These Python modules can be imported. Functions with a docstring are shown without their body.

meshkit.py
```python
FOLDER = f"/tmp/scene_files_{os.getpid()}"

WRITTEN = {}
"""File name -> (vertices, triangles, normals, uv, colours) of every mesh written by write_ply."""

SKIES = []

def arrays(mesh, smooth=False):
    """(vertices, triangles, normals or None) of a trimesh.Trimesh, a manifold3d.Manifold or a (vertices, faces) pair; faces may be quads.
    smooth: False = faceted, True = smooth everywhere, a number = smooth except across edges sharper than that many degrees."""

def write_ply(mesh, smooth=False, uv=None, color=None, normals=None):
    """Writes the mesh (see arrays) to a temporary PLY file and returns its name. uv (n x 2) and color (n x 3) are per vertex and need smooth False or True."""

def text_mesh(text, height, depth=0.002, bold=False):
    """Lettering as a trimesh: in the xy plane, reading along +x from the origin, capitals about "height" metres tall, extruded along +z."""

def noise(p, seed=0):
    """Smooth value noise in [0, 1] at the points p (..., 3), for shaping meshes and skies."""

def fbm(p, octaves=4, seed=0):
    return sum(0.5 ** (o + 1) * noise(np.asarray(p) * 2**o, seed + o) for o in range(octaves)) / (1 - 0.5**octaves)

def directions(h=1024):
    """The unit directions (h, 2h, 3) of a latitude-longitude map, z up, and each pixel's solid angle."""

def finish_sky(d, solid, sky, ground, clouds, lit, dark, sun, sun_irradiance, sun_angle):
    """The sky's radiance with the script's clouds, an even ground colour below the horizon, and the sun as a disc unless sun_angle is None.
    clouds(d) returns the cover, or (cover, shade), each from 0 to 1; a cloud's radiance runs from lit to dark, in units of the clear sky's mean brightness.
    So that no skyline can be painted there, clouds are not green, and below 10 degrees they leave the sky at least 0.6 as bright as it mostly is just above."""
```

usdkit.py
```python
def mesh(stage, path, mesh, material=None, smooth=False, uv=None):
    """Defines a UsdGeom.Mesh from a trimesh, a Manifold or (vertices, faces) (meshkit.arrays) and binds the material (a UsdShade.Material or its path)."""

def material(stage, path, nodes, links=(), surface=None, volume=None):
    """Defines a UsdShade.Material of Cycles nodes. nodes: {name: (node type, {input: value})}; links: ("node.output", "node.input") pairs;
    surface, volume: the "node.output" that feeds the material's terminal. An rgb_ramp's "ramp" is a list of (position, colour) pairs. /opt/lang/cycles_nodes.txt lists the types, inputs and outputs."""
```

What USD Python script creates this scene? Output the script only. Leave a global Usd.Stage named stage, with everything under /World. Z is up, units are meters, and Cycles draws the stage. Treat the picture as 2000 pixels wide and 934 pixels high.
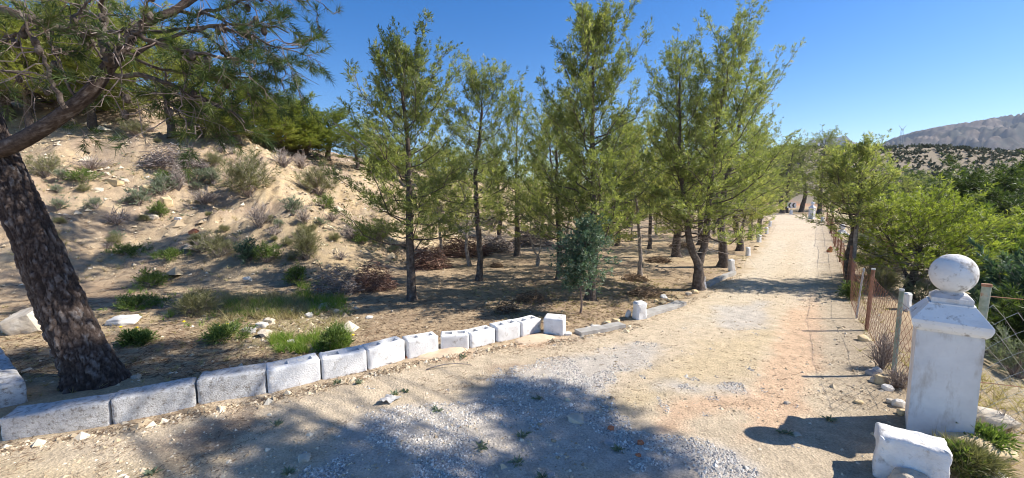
import math, numpy as np, trimesh, manifold3d, shapely, usdkit, meshkit
from pxr import Usd, UsdGeom, UsdLux, UsdShade, Sdf, Gf, Vt
from meshkit import fbm, noise

stage = Usd.Stage.CreateInMemory()
UsdGeom.SetStageUpAxis(stage, 'Z')
UsdGeom.Xform.Define(stage, '/World')
T = Sdf.ValueTypeNames

# ------------------------------------------------------------------ camera
EYE = np.array([0, 0, 1.75])
PITCH = math.radians(5.85)
FPX = 800.0                                   # focal length in pixels of the 2000 pixel wide photograph
cam = UsdGeom.Camera.Define(stage, '/World/camera')
cam.AddTranslateOp().Set(Gf.Vec3d(*EYE.tolist()))
cam.AddRotateXOp().Set(90 - math.degrees(PITCH))
cam.CreateHorizontalApertureAttr(36.0)
cam.CreateFocalLengthAttr(36.0 * FPX / 2000)
cam.CreateClippingRangeAttr(Gf.Vec2f(0.05, 40000))
cam.CreateExposureAttr(0.85)

# ------------------------------------------------------------------ sky and sun
SUN_EL, SUN_AZ = math.radians(43), math.atan2(0.99, 0.05)     # azimuth = atan2(x, y)
SUN = np.array([math.cos(SUN_EL) * math.sin(SUN_AZ), math.cos(SUN_EL) * math.cos(SUN_AZ), math.sin(SUN_EL)])
dome = UsdLux.DomeLight.Define(stage, '/World/sky')
dome.GetPrim().SetCustomDataByKey('kind', 'structure')
skym = usdkit.material(stage, '/World/Looks/sky', {
    's': ('sky_texture', {'sky_type': 'single_scattering', 'sun_disc': False, 'sun_elevation': SUN_EL, 'sun_rotation': SUN_AZ,
                          'altitude': 300.0, 'air_density': 1.0, 'aerosol_density': 0.35, 'ozone_density': 2.2}),
    'h': ('hsv', {'saturation': 1.5, 'value': 1.0, 'hue': 0.509, 'fac': 1.0}),
    'b': ('background_shader', {'strength': 0.092})}, [('s.color', 'h.color'), ('h.color', 'b.color')], surface='b.background')
UsdShade.MaterialBindingAPI.Apply(dome.GetPrim()).Bind(skym)
sun = UsdLux.DistantLight.Define(stage, '/World/sun')
sun.CreateIntensityAttr(1.25)
sun.CreateNormalizeAttr(True)
sun.CreateAngleAttr(0.53)
sun.CreateColorAttr(Gf.Vec3f(1.0, 0.94, 0.85))
sx = np.cross([0, 0, 1], SUN); sx /= np.linalg.norm(sx); sy = np.cross(SUN, sx)
sun.AddTransformOp().Set(Gf.Matrix4d(*np.block([[sx, 0], [sy, 0], [SUN, 0], [0, 0, 0, 1]]).ravel().tolist()))

# ------------------------------------------------------------------ helpers
used = {}
def numbered(parent, name):
    k = (parent, name)
    n = used.get(k, 0); used[k] = n + 1
    return name if n == 0 else f'{name}_{n:03d}'

def tag(prim, label=None, cat=None, group=None, kind=None):
    prim = prim.GetPrim()
    for k, v in (('label', label), ('category', cat), ('group', group), ('kind', kind)):
        if v: prim.SetCustomDataByKey(k, v)
    return prim

def thing(name, label, cat, loc=(0, 0, 0), rotz=0.0, scale=None, group=None, rx=0.0, ry=0.0):
    x = UsdGeom.Xform.Define(stage, '/World/' + numbered('/World', name))
    x.AddTranslateOp().Set(Gf.Vec3d(*[float(v) for v in loc]))
    if rotz or rx or ry: x.AddRotateXYZOp().Set(Gf.Vec3f(math.degrees(rx), math.degrees(ry), math.degrees(rotz)))
    if scale is not None: x.AddScaleOp().Set(Gf.Vec3f(*[float(v) for v in (scale if np.ndim(scale) else (scale,) * 3)]))
    return tag(x, label, cat, group)

def obj(name, mesh, mat, parent=None, smooth=False, attrs=None, label=None, cat=None, group=None, kind=None):
    pp = '/World' if parent is None else str(parent.GetPath())
    m = usdkit.mesh(stage, pp + '/' + numbered(pp, name), mesh, M[mat], smooth)
    for k, a in (attrs or {}).items():
        a = np.asarray(a, np.float32)
        pv = UsdGeom.PrimvarsAPI(m).CreatePrimvar(k, T.Color3fArray if a.ndim == 2 else T.FloatArray, 'vertex')
        pv.Set(Vt.Vec3fArray.FromNumpy(a) if a.ndim == 2 else Vt.FloatArray.FromNumpy(a))
    return tag(m, label, cat, group, kind)

def dup(src, label, loc, rotz=0.0, scale=None, group=None):
    was = src.GetCustomData()
    base = src.GetName()
    if base[-3:].isdigit(): base = base[:-4]
    r = thing(base, label, was['category'], loc, rotz, scale, group or was.get('group'))
    r.GetReferences().AddInternalReference(src.GetPath()); r.SetInstanceable(True)
    return r

class MB:
    """collects geometry of one mesh, with a per-vertex tint"""
    def __init__(s): s.v, s.f, s.t, s.n = [], [], [], 0
    def add(s, v, f, t=0.5):
        v = np.asarray(v, float); f = np.asarray(f, int)
        s.v.append(v); s.f.append(f + s.n); s.n += len(v)
        s.t.append(np.broadcast_to(np.asarray(t, float), (len(v),)))
        return s
    def mesh(s, m, t=0.5): return s.add(m.vertices, m.faces, t)
    def out(s): return np.vstack(s.v), np.vstack(s.f)
    def tint(s): return np.concatenate(s.t)

def tube(pts, rad, sides=5, cap=True):
    p = np.asarray(pts, float); n = len(p); r = np.broadcast_to(np.asarray(rad, float), (n,))
    t = np.gradient(p, axis=0); t /= np.linalg.norm(t, axis=1, keepdims=True) + 1e-12
    ref = np.array([0.31, 0.95, 0.05]) if abs(t[:, 2]).mean() > 0.6 else np.array([0.02, 0.05, 1.0])
    a = np.cross(t, ref); a /= np.linalg.norm(a, axis=1, keepdims=True) + 1e-12
    b = np.cross(t, a)
    th = np.arange(sides) / sides * 2 * np.pi
    v = p[:, None] + r[:, None, None] * (np.cos(th)[None, :, None] * a[:, None] + np.sin(th)[None, :, None] * b[:, None])
    i = np.arange(n - 1)[:, None] * sides; j = np.arange(sides)[None]; k = (j + 1) % sides
    q = np.stack([i + j, i + k, i + sides + k, i + sides + j], -1).reshape(-1, 4)
    f = np.vstack([q[:, [0, 2, 1]], q[:, [0, 3, 2]]])
    v = v.reshape(-1, 3)
    if cap:
        v = np.vstack([v, p[-1], p[0]]); m = n * sides
        e = np.arange(sides); e2 = (e + 1) % sides
        f = np.vstack([f, np.stack([(n - 1) * sides + e2, (n - 1) * sides + e, np.full(sides, m)], 1)[:, [1, 0, 2]], np.stack([e, e2, np.full(sides, m + 1)], 1)[:, [1, 0, 2]]])
    return v, f

def unit(v): return v / (np.linalg.norm(v, axis=-1, keepdims=True) + 1e-12)

def spline(ctrl, n):
    c = np.asarray(ctrl, float); t = np.linspace(0, len(c) - 1, n)
    from scipy.interpolate import CubicSpline
    return CubicSpline(np.arange(len(c)), c)(t) if len(c) > 2 else np.stack([np.interp(t, [0, 1], c[:, k]) for k in range(c.shape[1])], 1)

def brush(pos, dr, L, nn, nl, w, a0, a1, rng, tint=None, droop=0.0):
    """nn thin blades round an axis of length L at each pos: pine needles, grass, small leaves. Returns v, f, tint"""
    pos, dr = np.asarray(pos, float), unit(np.asarray(dr, float)); N = len(pos)
    L = np.broadcast_to(L, (N,))
    t = rng.random((N, nn))
    ang = np.radians(a0 + (a1 - a0) * t) * rng.uniform(0.7, 1.3, (N, nn))
    ph = rng.uniform(0, 2 * np.pi, (N, nn))
    ref = np.where(np.abs(dr[:, 2:]) > 0.8, [[1.0, 0, 0]], [[0, 0, 1.0]])
    e1 = unit(np.cross(dr, ref)); e2 = np.cross(dr, e1)
    rad = np.cos(ph)[..., None] * e1[:, None] + np.sin(ph)[..., None] * e2[:, None]
    nd = dr[:, None] * np.cos(ang)[..., None] + rad * np.sin(ang)[..., None]
    ln = nl * rng.uniform(0.7, 1.2, (N, nn))
    b = pos[:, None] + dr[:, None] * (t * L[:, None])[..., None]
    side = unit(np.cross(nd, rng.normal(size=(N, nn, 3)))) * (w * 0.5)
    tip = b + nd * ln[..., None]; tip[..., 2] -= droop * ln
    if w > 0.008 and nl < 0.09:                              # leaf: a lozenge
        mid = b + nd * (ln * 0.5)[..., None]
        v = np.stack([b, mid + side, tip, mid - side], 2).reshape(-1, 3)
        k = np.arange(N * nn)[:, None] * 4
        f = np.vstack([k + [0, 1, 2], k + [0, 2, 3]]); m = 4
    else:
        v = np.stack([b - side, b + side, tip], 2).reshape(-1, 3)
        f = np.arange(N * nn * 3).reshape(-1, 3); m = 3
    tt = (rng.random(N) if tint is None else np.broadcast_to(tint, (N,)))[:, None] + rng.normal(0, 0.10, (N, nn))
    return v, f, np.repeat(np.clip(tt, 0, 1).ravel(), m)

# ------------------------------------------------------------------ pixel of the photograph -> ray
def ray(px, py):
    x, y = (px - 1000) / FPX, (467 - py) / FPX
    c, s = math.cos(PITCH), math.sin(PITCH)
    return np.array([x, c + y * s, -s + y * c])
def at_depth(px, py, Y):
    d = ray(px, py); return EYE + d * (Y / d[1])
def flat(px, py, z=0.0):
    d = ray(px, py); return (EYE + d * ((z - EYE[2]) / d[2]))[:2]

# ------------------------------------------------------------------ the lie of the land
sstep = lambda a, b, x: (lambda t: t * t * (3 - 2 * t))(np.clip((x - a) / (b - a), 0, 1))
TOE_PX = [(-700, 640), (-200, 612), (0, 600), (200, 565), (450, 562), (620, 556), (700, 545), (780, 528), (880, 490), (1000, 463), (1090, 444), (1180, 430)]
TOE = np.array([flat(*p) for p in TOE_PX] + [[14, 62], [40, 120]])
TOE_H = np.interp(np.arange(len(TOE)), [0, 2, 6, 8, 9, 11, 13], [12, 13, 12, 9, 6.5, 4, 4])
hill_poly = shapely.Polygon(list(map(tuple, TOE)) + [(40, 3000), (-3000, 3000), (-3000, TOE[0][1])])
FENCE_PX = [(1745, 732), (1692, 645), (1672, 621), (1654, 560), (1640, 512), (1630, 482), (1622, 456), (1614, 433)]
FA, FB = flat(1745, 732), flat(1614, 433)
FD = unit(FB - FA); FN = np.array([FD[1], -FD[0]])           # along the fence; away from the road
P1 = np.array([3.19, 2.92])                                  # the gate pillar
road_l = [(-1500, 1150), (5, 868), (217, 830), (385, 795), (523, 769), (628, 744), (718, 724), (795, 702), (917, 684), (1018, 662), (1100, 658), (1240, 628), (1372, 570), (1440, 527), (1470, 497), (1488, 472), (1500, 452), (1508, 436), (1500, 426), (1460, 418), (1300, 412.5), (1200, 411)]
road_far = [(1200, 406), (1300, 407), (1450, 411), (1560, 418.5), (1600, 427)]
rl = [tuple(flat(*p)) for p in road_l]; rf = [tuple(flat(*p)) for p in road_far]
fence0 = tuple(FA - FD * 6 - FN * 0.15); fence1 = tuple(FB - FN * 0.15)
road_poly = shapely.Polygon([(rl[0][0], -12)] + rl + rf + [fence1, fence0, (0, -12)]).buffer(0)

def seg_dist(x, y, P):
    best, arg = np.full(x.shape, 1e9), np.zeros(x.shape)
    for i in range(len(P) - 1):
        a, d = P[i], P[i + 1] - P[i]
        t = np.clip(((x - a[0]) * d[0] + (y - a[1]) * d[1]) / (d @ d), 0, 1)
        q = np.hypot(x - a[0] - t * d[0], y - a[1] - t * d[1])
        arg = np.where(q < best, i + t, arg); best = np.minimum(best, q)
    return best, arg

def hill_d(x, y):
    q, a = seg_dist(x, y, TOE)
    return np.where(shapely.contains_xy(hill_poly, x, y), q, -q), a

def Hgt(x, y, fine=True):
    x, y = np.broadcast_arrays(np.asarray(x, float), np.asarray(y, float)); sh = x.shape; x, y = x.ravel().copy(), y.ravel().copy()
    r = np.hypot(x, y)
    d, a = hill_d(x, y)
    z = np.zeros_like(x)
    hc = np.interp(a, np.arange(len(TOE)), TOE_H)
    dd = np.maximum(d, 0); dd = dd * dd / (dd + 0.8)
    p3 = np.stack([x, y, 0 * x], 1)
    dd = np.maximum(dd + np.where(d > 0.5, (fbm(p3 * 0.35, 3, 5) - 0.5) * 2.2 * np.clip(dd / 3, 0, 1), 0), 0)
    hill = hc * (1 - np.exp(-dd * 0.62 / hc))
    hill += np.clip(dd / 2, 0, 1) * np.clip(1 - r / 200, 0, 1) * ((fbm(p3 * 1.1, 4, 7) - 0.5) * 0.58 - 0.10 * np.clip(1 - np.abs(fbm(np.stack([a * 7.0, dd * 0.12, 0 * x], 1), 3, 17) - 0.5) * 9, 0, 1) * np.clip(dd / 3, 0, 1) + 0.11 * np.clip((fbm(p3 * 2.6, 3, 19) - 0.52) * 9, 0, 1))
    z += hill
    # beyond the fence the land falls to a valley, then rises to the scrub hill
    q = (x - FA[0]) * FN[0] + (y - FA[1]) * FN[1]
    fall = np.clip((q - 0.45), 0, None)
    z -= 5.0 * (1 - np.exp(-fall * 0.085)) * sstep(120, 60, y) + (fall > 0) * 0.12 * (fbm(p3 * 0.8, 3, 11) - 0.4) * np.clip(fall, 0, 1)
    z += sstep(66, 118, y - 0.04 * x) * (15.5 + 2.0 * (fbm(p3 * 0.02, 3, 3) - 0.5)) * sstep(46, 78, x) * np.clip(1.15 - r / 6000, 0, 1)
    z += sstep(60, 128, y) * (1.5 * (fbm(p3 * 0.06, 3, 21) - 0.5)) * np.clip(fall, 0, 1)
    z += sstep(46, 62, y) * sstep(60, 20, np.abs(x - 28)) * 0.7
    if fine:
        near = np.clip(1.4 - r / 30, 0, 1)
        z += near * 0.05 * (fbm(p3 * 0.9, 3, 1) - 0.5)
        inroad = shapely.contains_xy(road_poly, x, y)
        z += near * np.where(inroad, 0.012, 0.03) * (fbm(p3 * 6.0, 3, 2) - 0.5) * np.where(d > 0, 2.2, 1)
    return z.reshape(sh)

def hit(px, py, far=400.0):
    """where the ray of a pixel meets the land"""
    d = ray(px, py); t = np.concatenate([np.linspace(1.5, 60, 1600), np.linspace(60.2, far, 800)])
    p = EYE + d * (t / d[1])[:, None]
    below = np.nonzero(p[:, 2] <= Hgt(p[:, 0], p[:, 1], False))[0]
    if not len(below): return p[-1]
    q = p[below[0]].copy(); q[2] = float(Hgt(q[0], q[1])); return q
def ground(x, y): return np.array([x, y, float(Hgt(x, y))])
def stand(px, py, sink=0.02): p = hit(px, py); p[2] -= sink; return p
def px_m(p): return FPX / p[1]                                # photograph pixels per metre at a point

# ------------------------------------------------------------------ materials
M = {}
def mat(name, nodes, links, surface='p.BSDF', **k): M[name] = usdkit.material(stage, '/World/Looks/' + name, nodes, links, surface=surface, **k)

def rough_mat(name, stops, scale, rough=0.85, bump=0.4, bscale=None, dist=0.01, detail=6.0, spec=0.2, second=None, streak=1.0):
    """colour from a noise ramp in object space, bump from a finer noise; second = (scale, colour, low, high): stains of a second colour"""
    n = {'tc': ('texture_coordinate', {}), 'n': ('noise_texture', {'scale': scale, 'detail': detail, 'roughness': 0.65}), 'r': ('rgb_ramp', {'ramp': stops}),
         'b': ('noise_texture', {'scale': bscale or scale * 4, 'detail': 5.0, 'roughness': 0.7}), 'bp': ('bump', {'strength': bump, 'distance': dist}),
         'p': ('principled_bsdf', {'roughness': rough, 'specular_ior_level': spec})}
    l = [('tc.object', 'n.vector'), ('tc.object', 'b.vector'), ('n.fac', 'r.fac'), ('b.fac', 'bp.height'), ('bp.normal', 'p.normal')]
    if second:
        n |= {'s': ('noise_texture', {'scale': second[0], 'detail': 7.0, 'roughness': 0.7}), 'sm': ('map_range', {'from_min': second[2], 'from_max': second[3], 'clamp': True}), 'mx': ('mix_color', {'b': second[1]})}
        n['mp'] = ('mapping', {'scale': (1.0, 1.0, streak)}); l += [('tc.object', 'mp.vector'), ('mp.vector', 's.vector'), ('s.fac', 'sm.value'), ('sm.result', 'mx.fac'), ('r.color', 'mx.a'), ('mx.result', 'p.base_color')]
    else: l.append(('r.color', 'p.base_color'))
    for k in ('n', 's'):                                              # alike pieces differ
        if k in n:
            n[k][1]['dimensions'] = '4D'; n['oi'] = ('object_info', {}); n['om'] = ('math', {'math_type': 'multiply', 'value2': 31.0}); l.append(('om.value', k + '.w'))
    if 'oi' in n: l.append(('oi.random', 'om.value1'))
    mat(name, n, l)

def leaf_mat(name, stops, trans=0.35, tcol=(0.16, 0.2, 0.03), rough=0.5):
    mat(name, {'a': ('attribute', {'attribute': 'tint'}), 'r': ('rgb_ramp', {'ramp': stops}), 'p': ('principled_bsdf', {'roughness': rough, 'specular_ior_level': 0.3}),
               'g': ('mix_color', {'blend_type': 'multiply', 'fac': 1.0, 'b': (1.5, 1.6, 0.7)}), 't': ('translucent_bsdf', {}), 'm': ('mix_closure', {'fac': trans})},
        [('a.fac', 'r.fac'), ('r.color', 'p.base_color'), ('r.color', 'g.a'), ('g.result', 't.color'), ('p.BSDF', 'm.closure1'), ('t.BSDF', 'm.closure2')], surface='m.closure')

# ground: the albedo of each zone comes from the sheet, grain and crumbs from noise
mat('ground', {'a': ('attribute', {'attribute': 'gcol'}), 'ge': ('geometry', {}),
    'n1': ('noise_texture', {'scale': 7.0, 'detail': 8.0, 'roughness': 0.72}), 'm1': ('map_range', {'from_min': 0.3, 'from_max': 0.7, 'to_min': 0.72, 'to_max': 1.22, 'clamp': True}),
    'n2': ('noise_texture', {'scale': 70.0, 'detail': 5.0, 'roughness': 0.8}), 'm2': ('map_range', {'from_min': 0.32, 'from_max': 0.68, 'to_min': 0.62, 'to_max': 1.3, 'clamp': True}),
    'n3': ('voronoi_texture', {'scale': 38.0, 'randomness': 1.0}), 'm3': ('map_range', {'from_min': 0.0, 'from_max': 0.5, 'to_min': 1.0, 'to_max': 0.0, 'clamp': True}),
    'x1': ('mix_color', {'blend_type': 'multiply', 'fac': 1.0}), 'x2': ('mix_color', {'blend_type': 'multiply', 'fac': 1.0}),
    'ad': ('math', {'math_type': 'multiply_add', 'value2': 0.5}), 'bp': ('bump', {'strength': 0.85, 'distance': 0.022}),
    'p': ('principled_bsdf', {'roughness': 0.95, 'specular_ior_level': 0.1})},
    [('ge.position', 'n1.vector'), ('ge.position', 'n2.vector'), ('ge.position', 'n3.vector'), ('n1.fac', 'm1.value'), ('n2.fac', 'm2.value'), ('n3.distance', 'm3.value'),
     ('a.color', 'x1.a'), ('m1.result', 'x1.b'), ('x1.result', 'x2.a'), ('m2.result', 'x2.b'), ('x2.result', 'p.base_color'),
     ('m3.result', 'ad.value1'), ('n2.fac', 'ad.value3'), ('ad.value', 'bp.height'), ('bp.normal', 'p.normal')])
mat('far_rock', {'a': ('attribute', {'attribute': 'gcol'}), 'ge': ('geometry', {}), 'n1': ('noise_texture', {'scale': 0.012, 'detail': 9.0, 'roughness': 0.7}),
    'm1': ('map_range', {'from_min': 0.35, 'from_max': 0.65, 'to_min': 0.55, 'to_max': 1.4, 'clamp': True}), 'x1': ('mix_color', {'blend_type': 'multiply', 'fac': 1.0}), 'p': ('principled_bsdf', {'roughness': 1.0, 'specular_ior_level': 0.0})},
    [('ge.position', 'n1.vector'), ('n1.fac', 'm1.value'), ('a.color', 'x1.a'), ('m1.result', 'x1.b'), ('x1.result', 'p.base_color')])

leaf_mat('needles', [(0, (0.075, 0.10, 0.036)), (0.5, (0.22, 0.25, 0.098)), (0.85, (0.37, 0.38, 0.165)), (1, (0.45, 0.40, 0.20))], 0.45)
leaf_mat('near_needles', [(0, (0.03, 0.055, 0.02)), (0.6, (0.07, 0.105, 0.03)), (1, (0.16, 0.16, 0.05))], 0.3)
leaf_mat('bright_needles', [(0, (0.09, 0.12, 0.022)), (0.5, (0.21, 0.255, 0.05)), (1, (0.40, 0.42, 0.12))], 0.42)
leaf_mat('hill_needles', [(0, (0.08, 0.115, 0.03)), (0.5, (0.19, 0.22, 0.05)), (1, (0.34, 0.34, 0.10))], 0.42)
leaf_mat('scrub', [(0, (0.08, 0.08, 0.045)), (0.6, (0.14, 0.135, 0.075)), (1, (0.20, 0.19, 0.11))], 0.0, rough=0.9)
leaf_mat('dark_needles', [(0, (0.03, 0.055, 0.02)), (0.6, (0.075, 0.11, 0.035)), (1, (0.13, 0.16, 0.05))])
leaf_mat('olive_leaves', [(0, (0.04, 0.09, 0.06)), (0.6, (0.10, 0.165, 0.11)), (1, (0.24, 0.30, 0.22))], 0.2)
leaf_mat('lush_leaves', [(0, (0.05, 0.085, 0.025)), (0.6, (0.13, 0.19, 0.05)), (1, (0.25, 0.30, 0.10))], 0.35)
leaf_mat('broom', [(0, (0.12, 0.12, 0.055)), (0.6, (0.22, 0.215, 0.11)), (1, (0.33, 0.31, 0.19))], 0.2)
leaf_mat('grey_leaves', [(0, (0.12, 0.15, 0.10)), (0.6, (0.22, 0.26, 0.18)), (1, (0.32, 0.35, 0.26))], 0.2)
leaf_mat('grass', [(0, (0.07, 0.15, 0.02)), (0.5, (0.16, 0.26, 0.035)), (1, (0.30, 0.34, 0.08))], 0.35)
leaf_mat('dry_grass', [(0, (0.22, 0.17, 0.08)), (0.5, (0.36, 0.30, 0.15)), (1, (0.52, 0.45, 0.25))], 0.25)
leaf_mat('dead_twig', [(0, (0.14, 0.10, 0.085)), (0.5, (0.27, 0.22, 0.20)), (1, (0.44, 0.39, 0.35))], 0.05, rough=0.9)
leaf_mat('red_twig', [(0, (0.10, 0.055, 0.04)), (0.5, (0.22, 0.12, 0.09)), (1, (0.36, 0.24, 0.19))], 0.05, rough=0.9)
leaf_mat('litter', [(0, (0.09, 0.06, 0.04)), (0.6, (0.22, 0.14, 0.085)), (1, (0.40, 0.30, 0.20))], 0.05, rough=0.9)
leaf_mat('stone_bits', [(0, (0.22, 0.21, 0.20)), (0.4, (0.42, 0.395, 0.36)), (0.75, (0.62, 0.58, 0.51)), (1, (0.80, 0.75, 0.67))], 0.0, rough=0.9)
leaf_mat('sand_bits', [(0, (0.30, 0.23, 0.15)), (0.5, (0.52, 0.42, 0.28)), (1, (0.70, 0.62, 0.48))], 0.0, rough=0.9)
rough_mat('bark', [(0.3, (0.04, 0.03, 0.025)), (0.5, (0.095, 0.075, 0.063)), (0.7, (0.19, 0.165, 0.148))], 22, bump=0.9, bscale=45, dist=0.012)
rough_mat('pale_bark', [(0.3, (0.12, 0.10, 0.085)), (0.5, (0.24, 0.205, 0.18)), (0.7, (0.38, 0.34, 0.31))], 18, bump=0.7, bscale=45, dist=0.008)
mat('plate_bark', {'a': ('attribute', {'attribute': 'tint'}), 'tc': ('texture_coordinate', {}), 'n': ('noise_texture', {'scale': 45.0, 'detail': 7.0, 'roughness': 0.8}),
    'ad': ('math', {'math_type': 'multiply_add', 'value2': 1.0, 'value3': -0.5}), 'sm': ('math', {'math_type': 'add'}),
    'r': ('rgb_ramp', {'ramp': [(0.05, (0.03, 0.02, 0.016)), (0.35, (0.075, 0.055, 0.046)), (0.65, (0.15, 0.13, 0.12)), (0.98, (0.30, 0.275, 0.26))]}),
    'bp': ('bump', {'strength': 0.8, 'distance': 0.01}), 'p': ('principled_bsdf', {'roughness': 0.85, 'specular_ior_level': 0.25})},
    [('tc.object', 'n.vector'), ('n.fac', 'ad.value1'), ('ad.value', 'sm.value1'), ('a.fac', 'sm.value2'), ('sm.value', 'r.fac'), ('r.color', 'p.base_color'), ('n.fac', 'bp.height'), ('bp.normal', 'p.normal')])
rough_mat('white_block', [(0.3, (0.60, 0.59, 0.575)), (0.7, (0.80, 0.795, 0.78))], 9, bump=0.75, bscale=70, dist=0.012, second=(14, (0.30, 0.26, 0.21), 0.56, 0.72))
rough_mat('worn_block', [(0.3, (0.50, 0.49, 0.475)), (0.7, (0.76, 0.755, 0.74))], 9, bump=1.0, bscale=85, dist=0.02, second=(30, (0.22, 0.19, 0.155), 0.50, 0.66))
rough_mat('plaster', [(0.3, (0.52, 0.515, 0.51)), (0.7, (0.70, 0.69, 0.675))], 4, bump=0.6, bscale=30, dist=0.009, second=(11, (0.38, 0.32, 0.26), 0.52, 0.75), streak=0.3)
rough_mat('lichen_plaster', [(0.3, (0.60, 0.595, 0.585)), (0.7, (0.76, 0.75, 0.735))], 5, bump=0.7, bscale=40, dist=0.008, second=(17, (0.24, 0.21, 0.18), 0.53, 0.66))
rough_mat('limestone', [(0.3, (0.38, 0.31, 0.23)), (0.55, (0.55, 0.48, 0.38)), (0.75, (0.68, 0.63, 0.54))], 6, bump=0.8, bscale=25, dist=0.02)
rough_mat('yellow_stone', [(0.3, (0.44, 0.32, 0.17)), (0.55, (0.60, 0.47, 0.28)), (0.75, (0.72, 0.62, 0.44))], 7, bump=0.6, bscale=30, dist=0.012)
rough_mat('pale_stone', [(0.3, (0.52, 0.49, 0.44)), (0.7, (0.74, 0.72, 0.68))], 9, bump=0.5, bscale=40, dist=0.01)
rough_mat('grey_stone', [(0.3, (0.27, 0.26, 0.25)), (0.7, (0.46, 0.44, 0.42))], 9, bump=0.5, bscale=40, dist=0.01)
rough_mat('terracotta', [(0.3, (0.36, 0.12, 0.06)), (0.7, (0.52, 0.21, 0.11))], 9, bump=0.4, bscale=40, dist=0.005)
rough_mat('brick', [(0.3, (0.30, 0.12, 0.08)), (0.7, (0.44, 0.20, 0.13))], 3, bump=0.4, bscale=20, dist=0.01)
rough_mat('red_earth', [(0.3, (0.20, 0.07, 0.045)), (0.7, (0.36, 0.15, 0.10))], 4, bump=0.5, bscale=20, dist=0.02)
rough_mat('board', [(0.3, (0.26, 0.245, 0.225)), (0.7, (0.44, 0.42, 0.39))], 11, bump=0.6, bscale=60, dist=0.006)
rough_mat('rust', [(0.3, (0.13, 0.065, 0.04)), (0.5, (0.24, 0.125, 0.08)), (0.75, (0.38, 0.24, 0.17))], 22, bump=0.4, bscale=90, dist=0.003)
rough_mat('rust_wire', [(0.3, (0.20, 0.09, 0.055)), (0.7, (0.36, 0.19, 0.13))], 9, bump=0.1)
rough_mat('green_post', [(0.35, (0.15, 0.19, 0.14)), (0.55, (0.27, 0.30, 0.25)), (0.68, (0.30, 0.19, 0.12))], 14, rough=0.6, bump=0.3, bscale=70, dist=0.003)
rough_mat('steel', [(0.3, (0.30, 0.31, 0.30)), (0.7, (0.50, 0.51, 0.50))], 20, rough=0.5, bump=0.1)
rough_mat('black_paint', [(0.3, (0.03, 0.022, 0.02)), (0.7, (0.06, 0.05, 0.045))], 8, bump=0.05)
rough_mat('plastic_sheet', [(0.3, (0.30, 0.29, 0.28)), (0.7, (0.48, 0.47, 0.46))], 12, bump=0.2, rough=0.5)
rough_mat('blue_plastic', [(0.3, (0.30, 0.42, 0.45)), (0.7, (0.42, 0.54, 0.56))], 5, bump=0.1)
rough_mat('yellow_petal', [(0.3, (0.80, 0.52, 0.02)), (0.7, (0.9, 0.66, 0.04))], 5, bump=0.0)
rough_mat('peach_earth', [(0.3, (0.50, 0.38, 0.26)), (0.7, (0.62, 0.49, 0.35))], 9, bump=0.5, bscale=50, dist=0.01)

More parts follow.
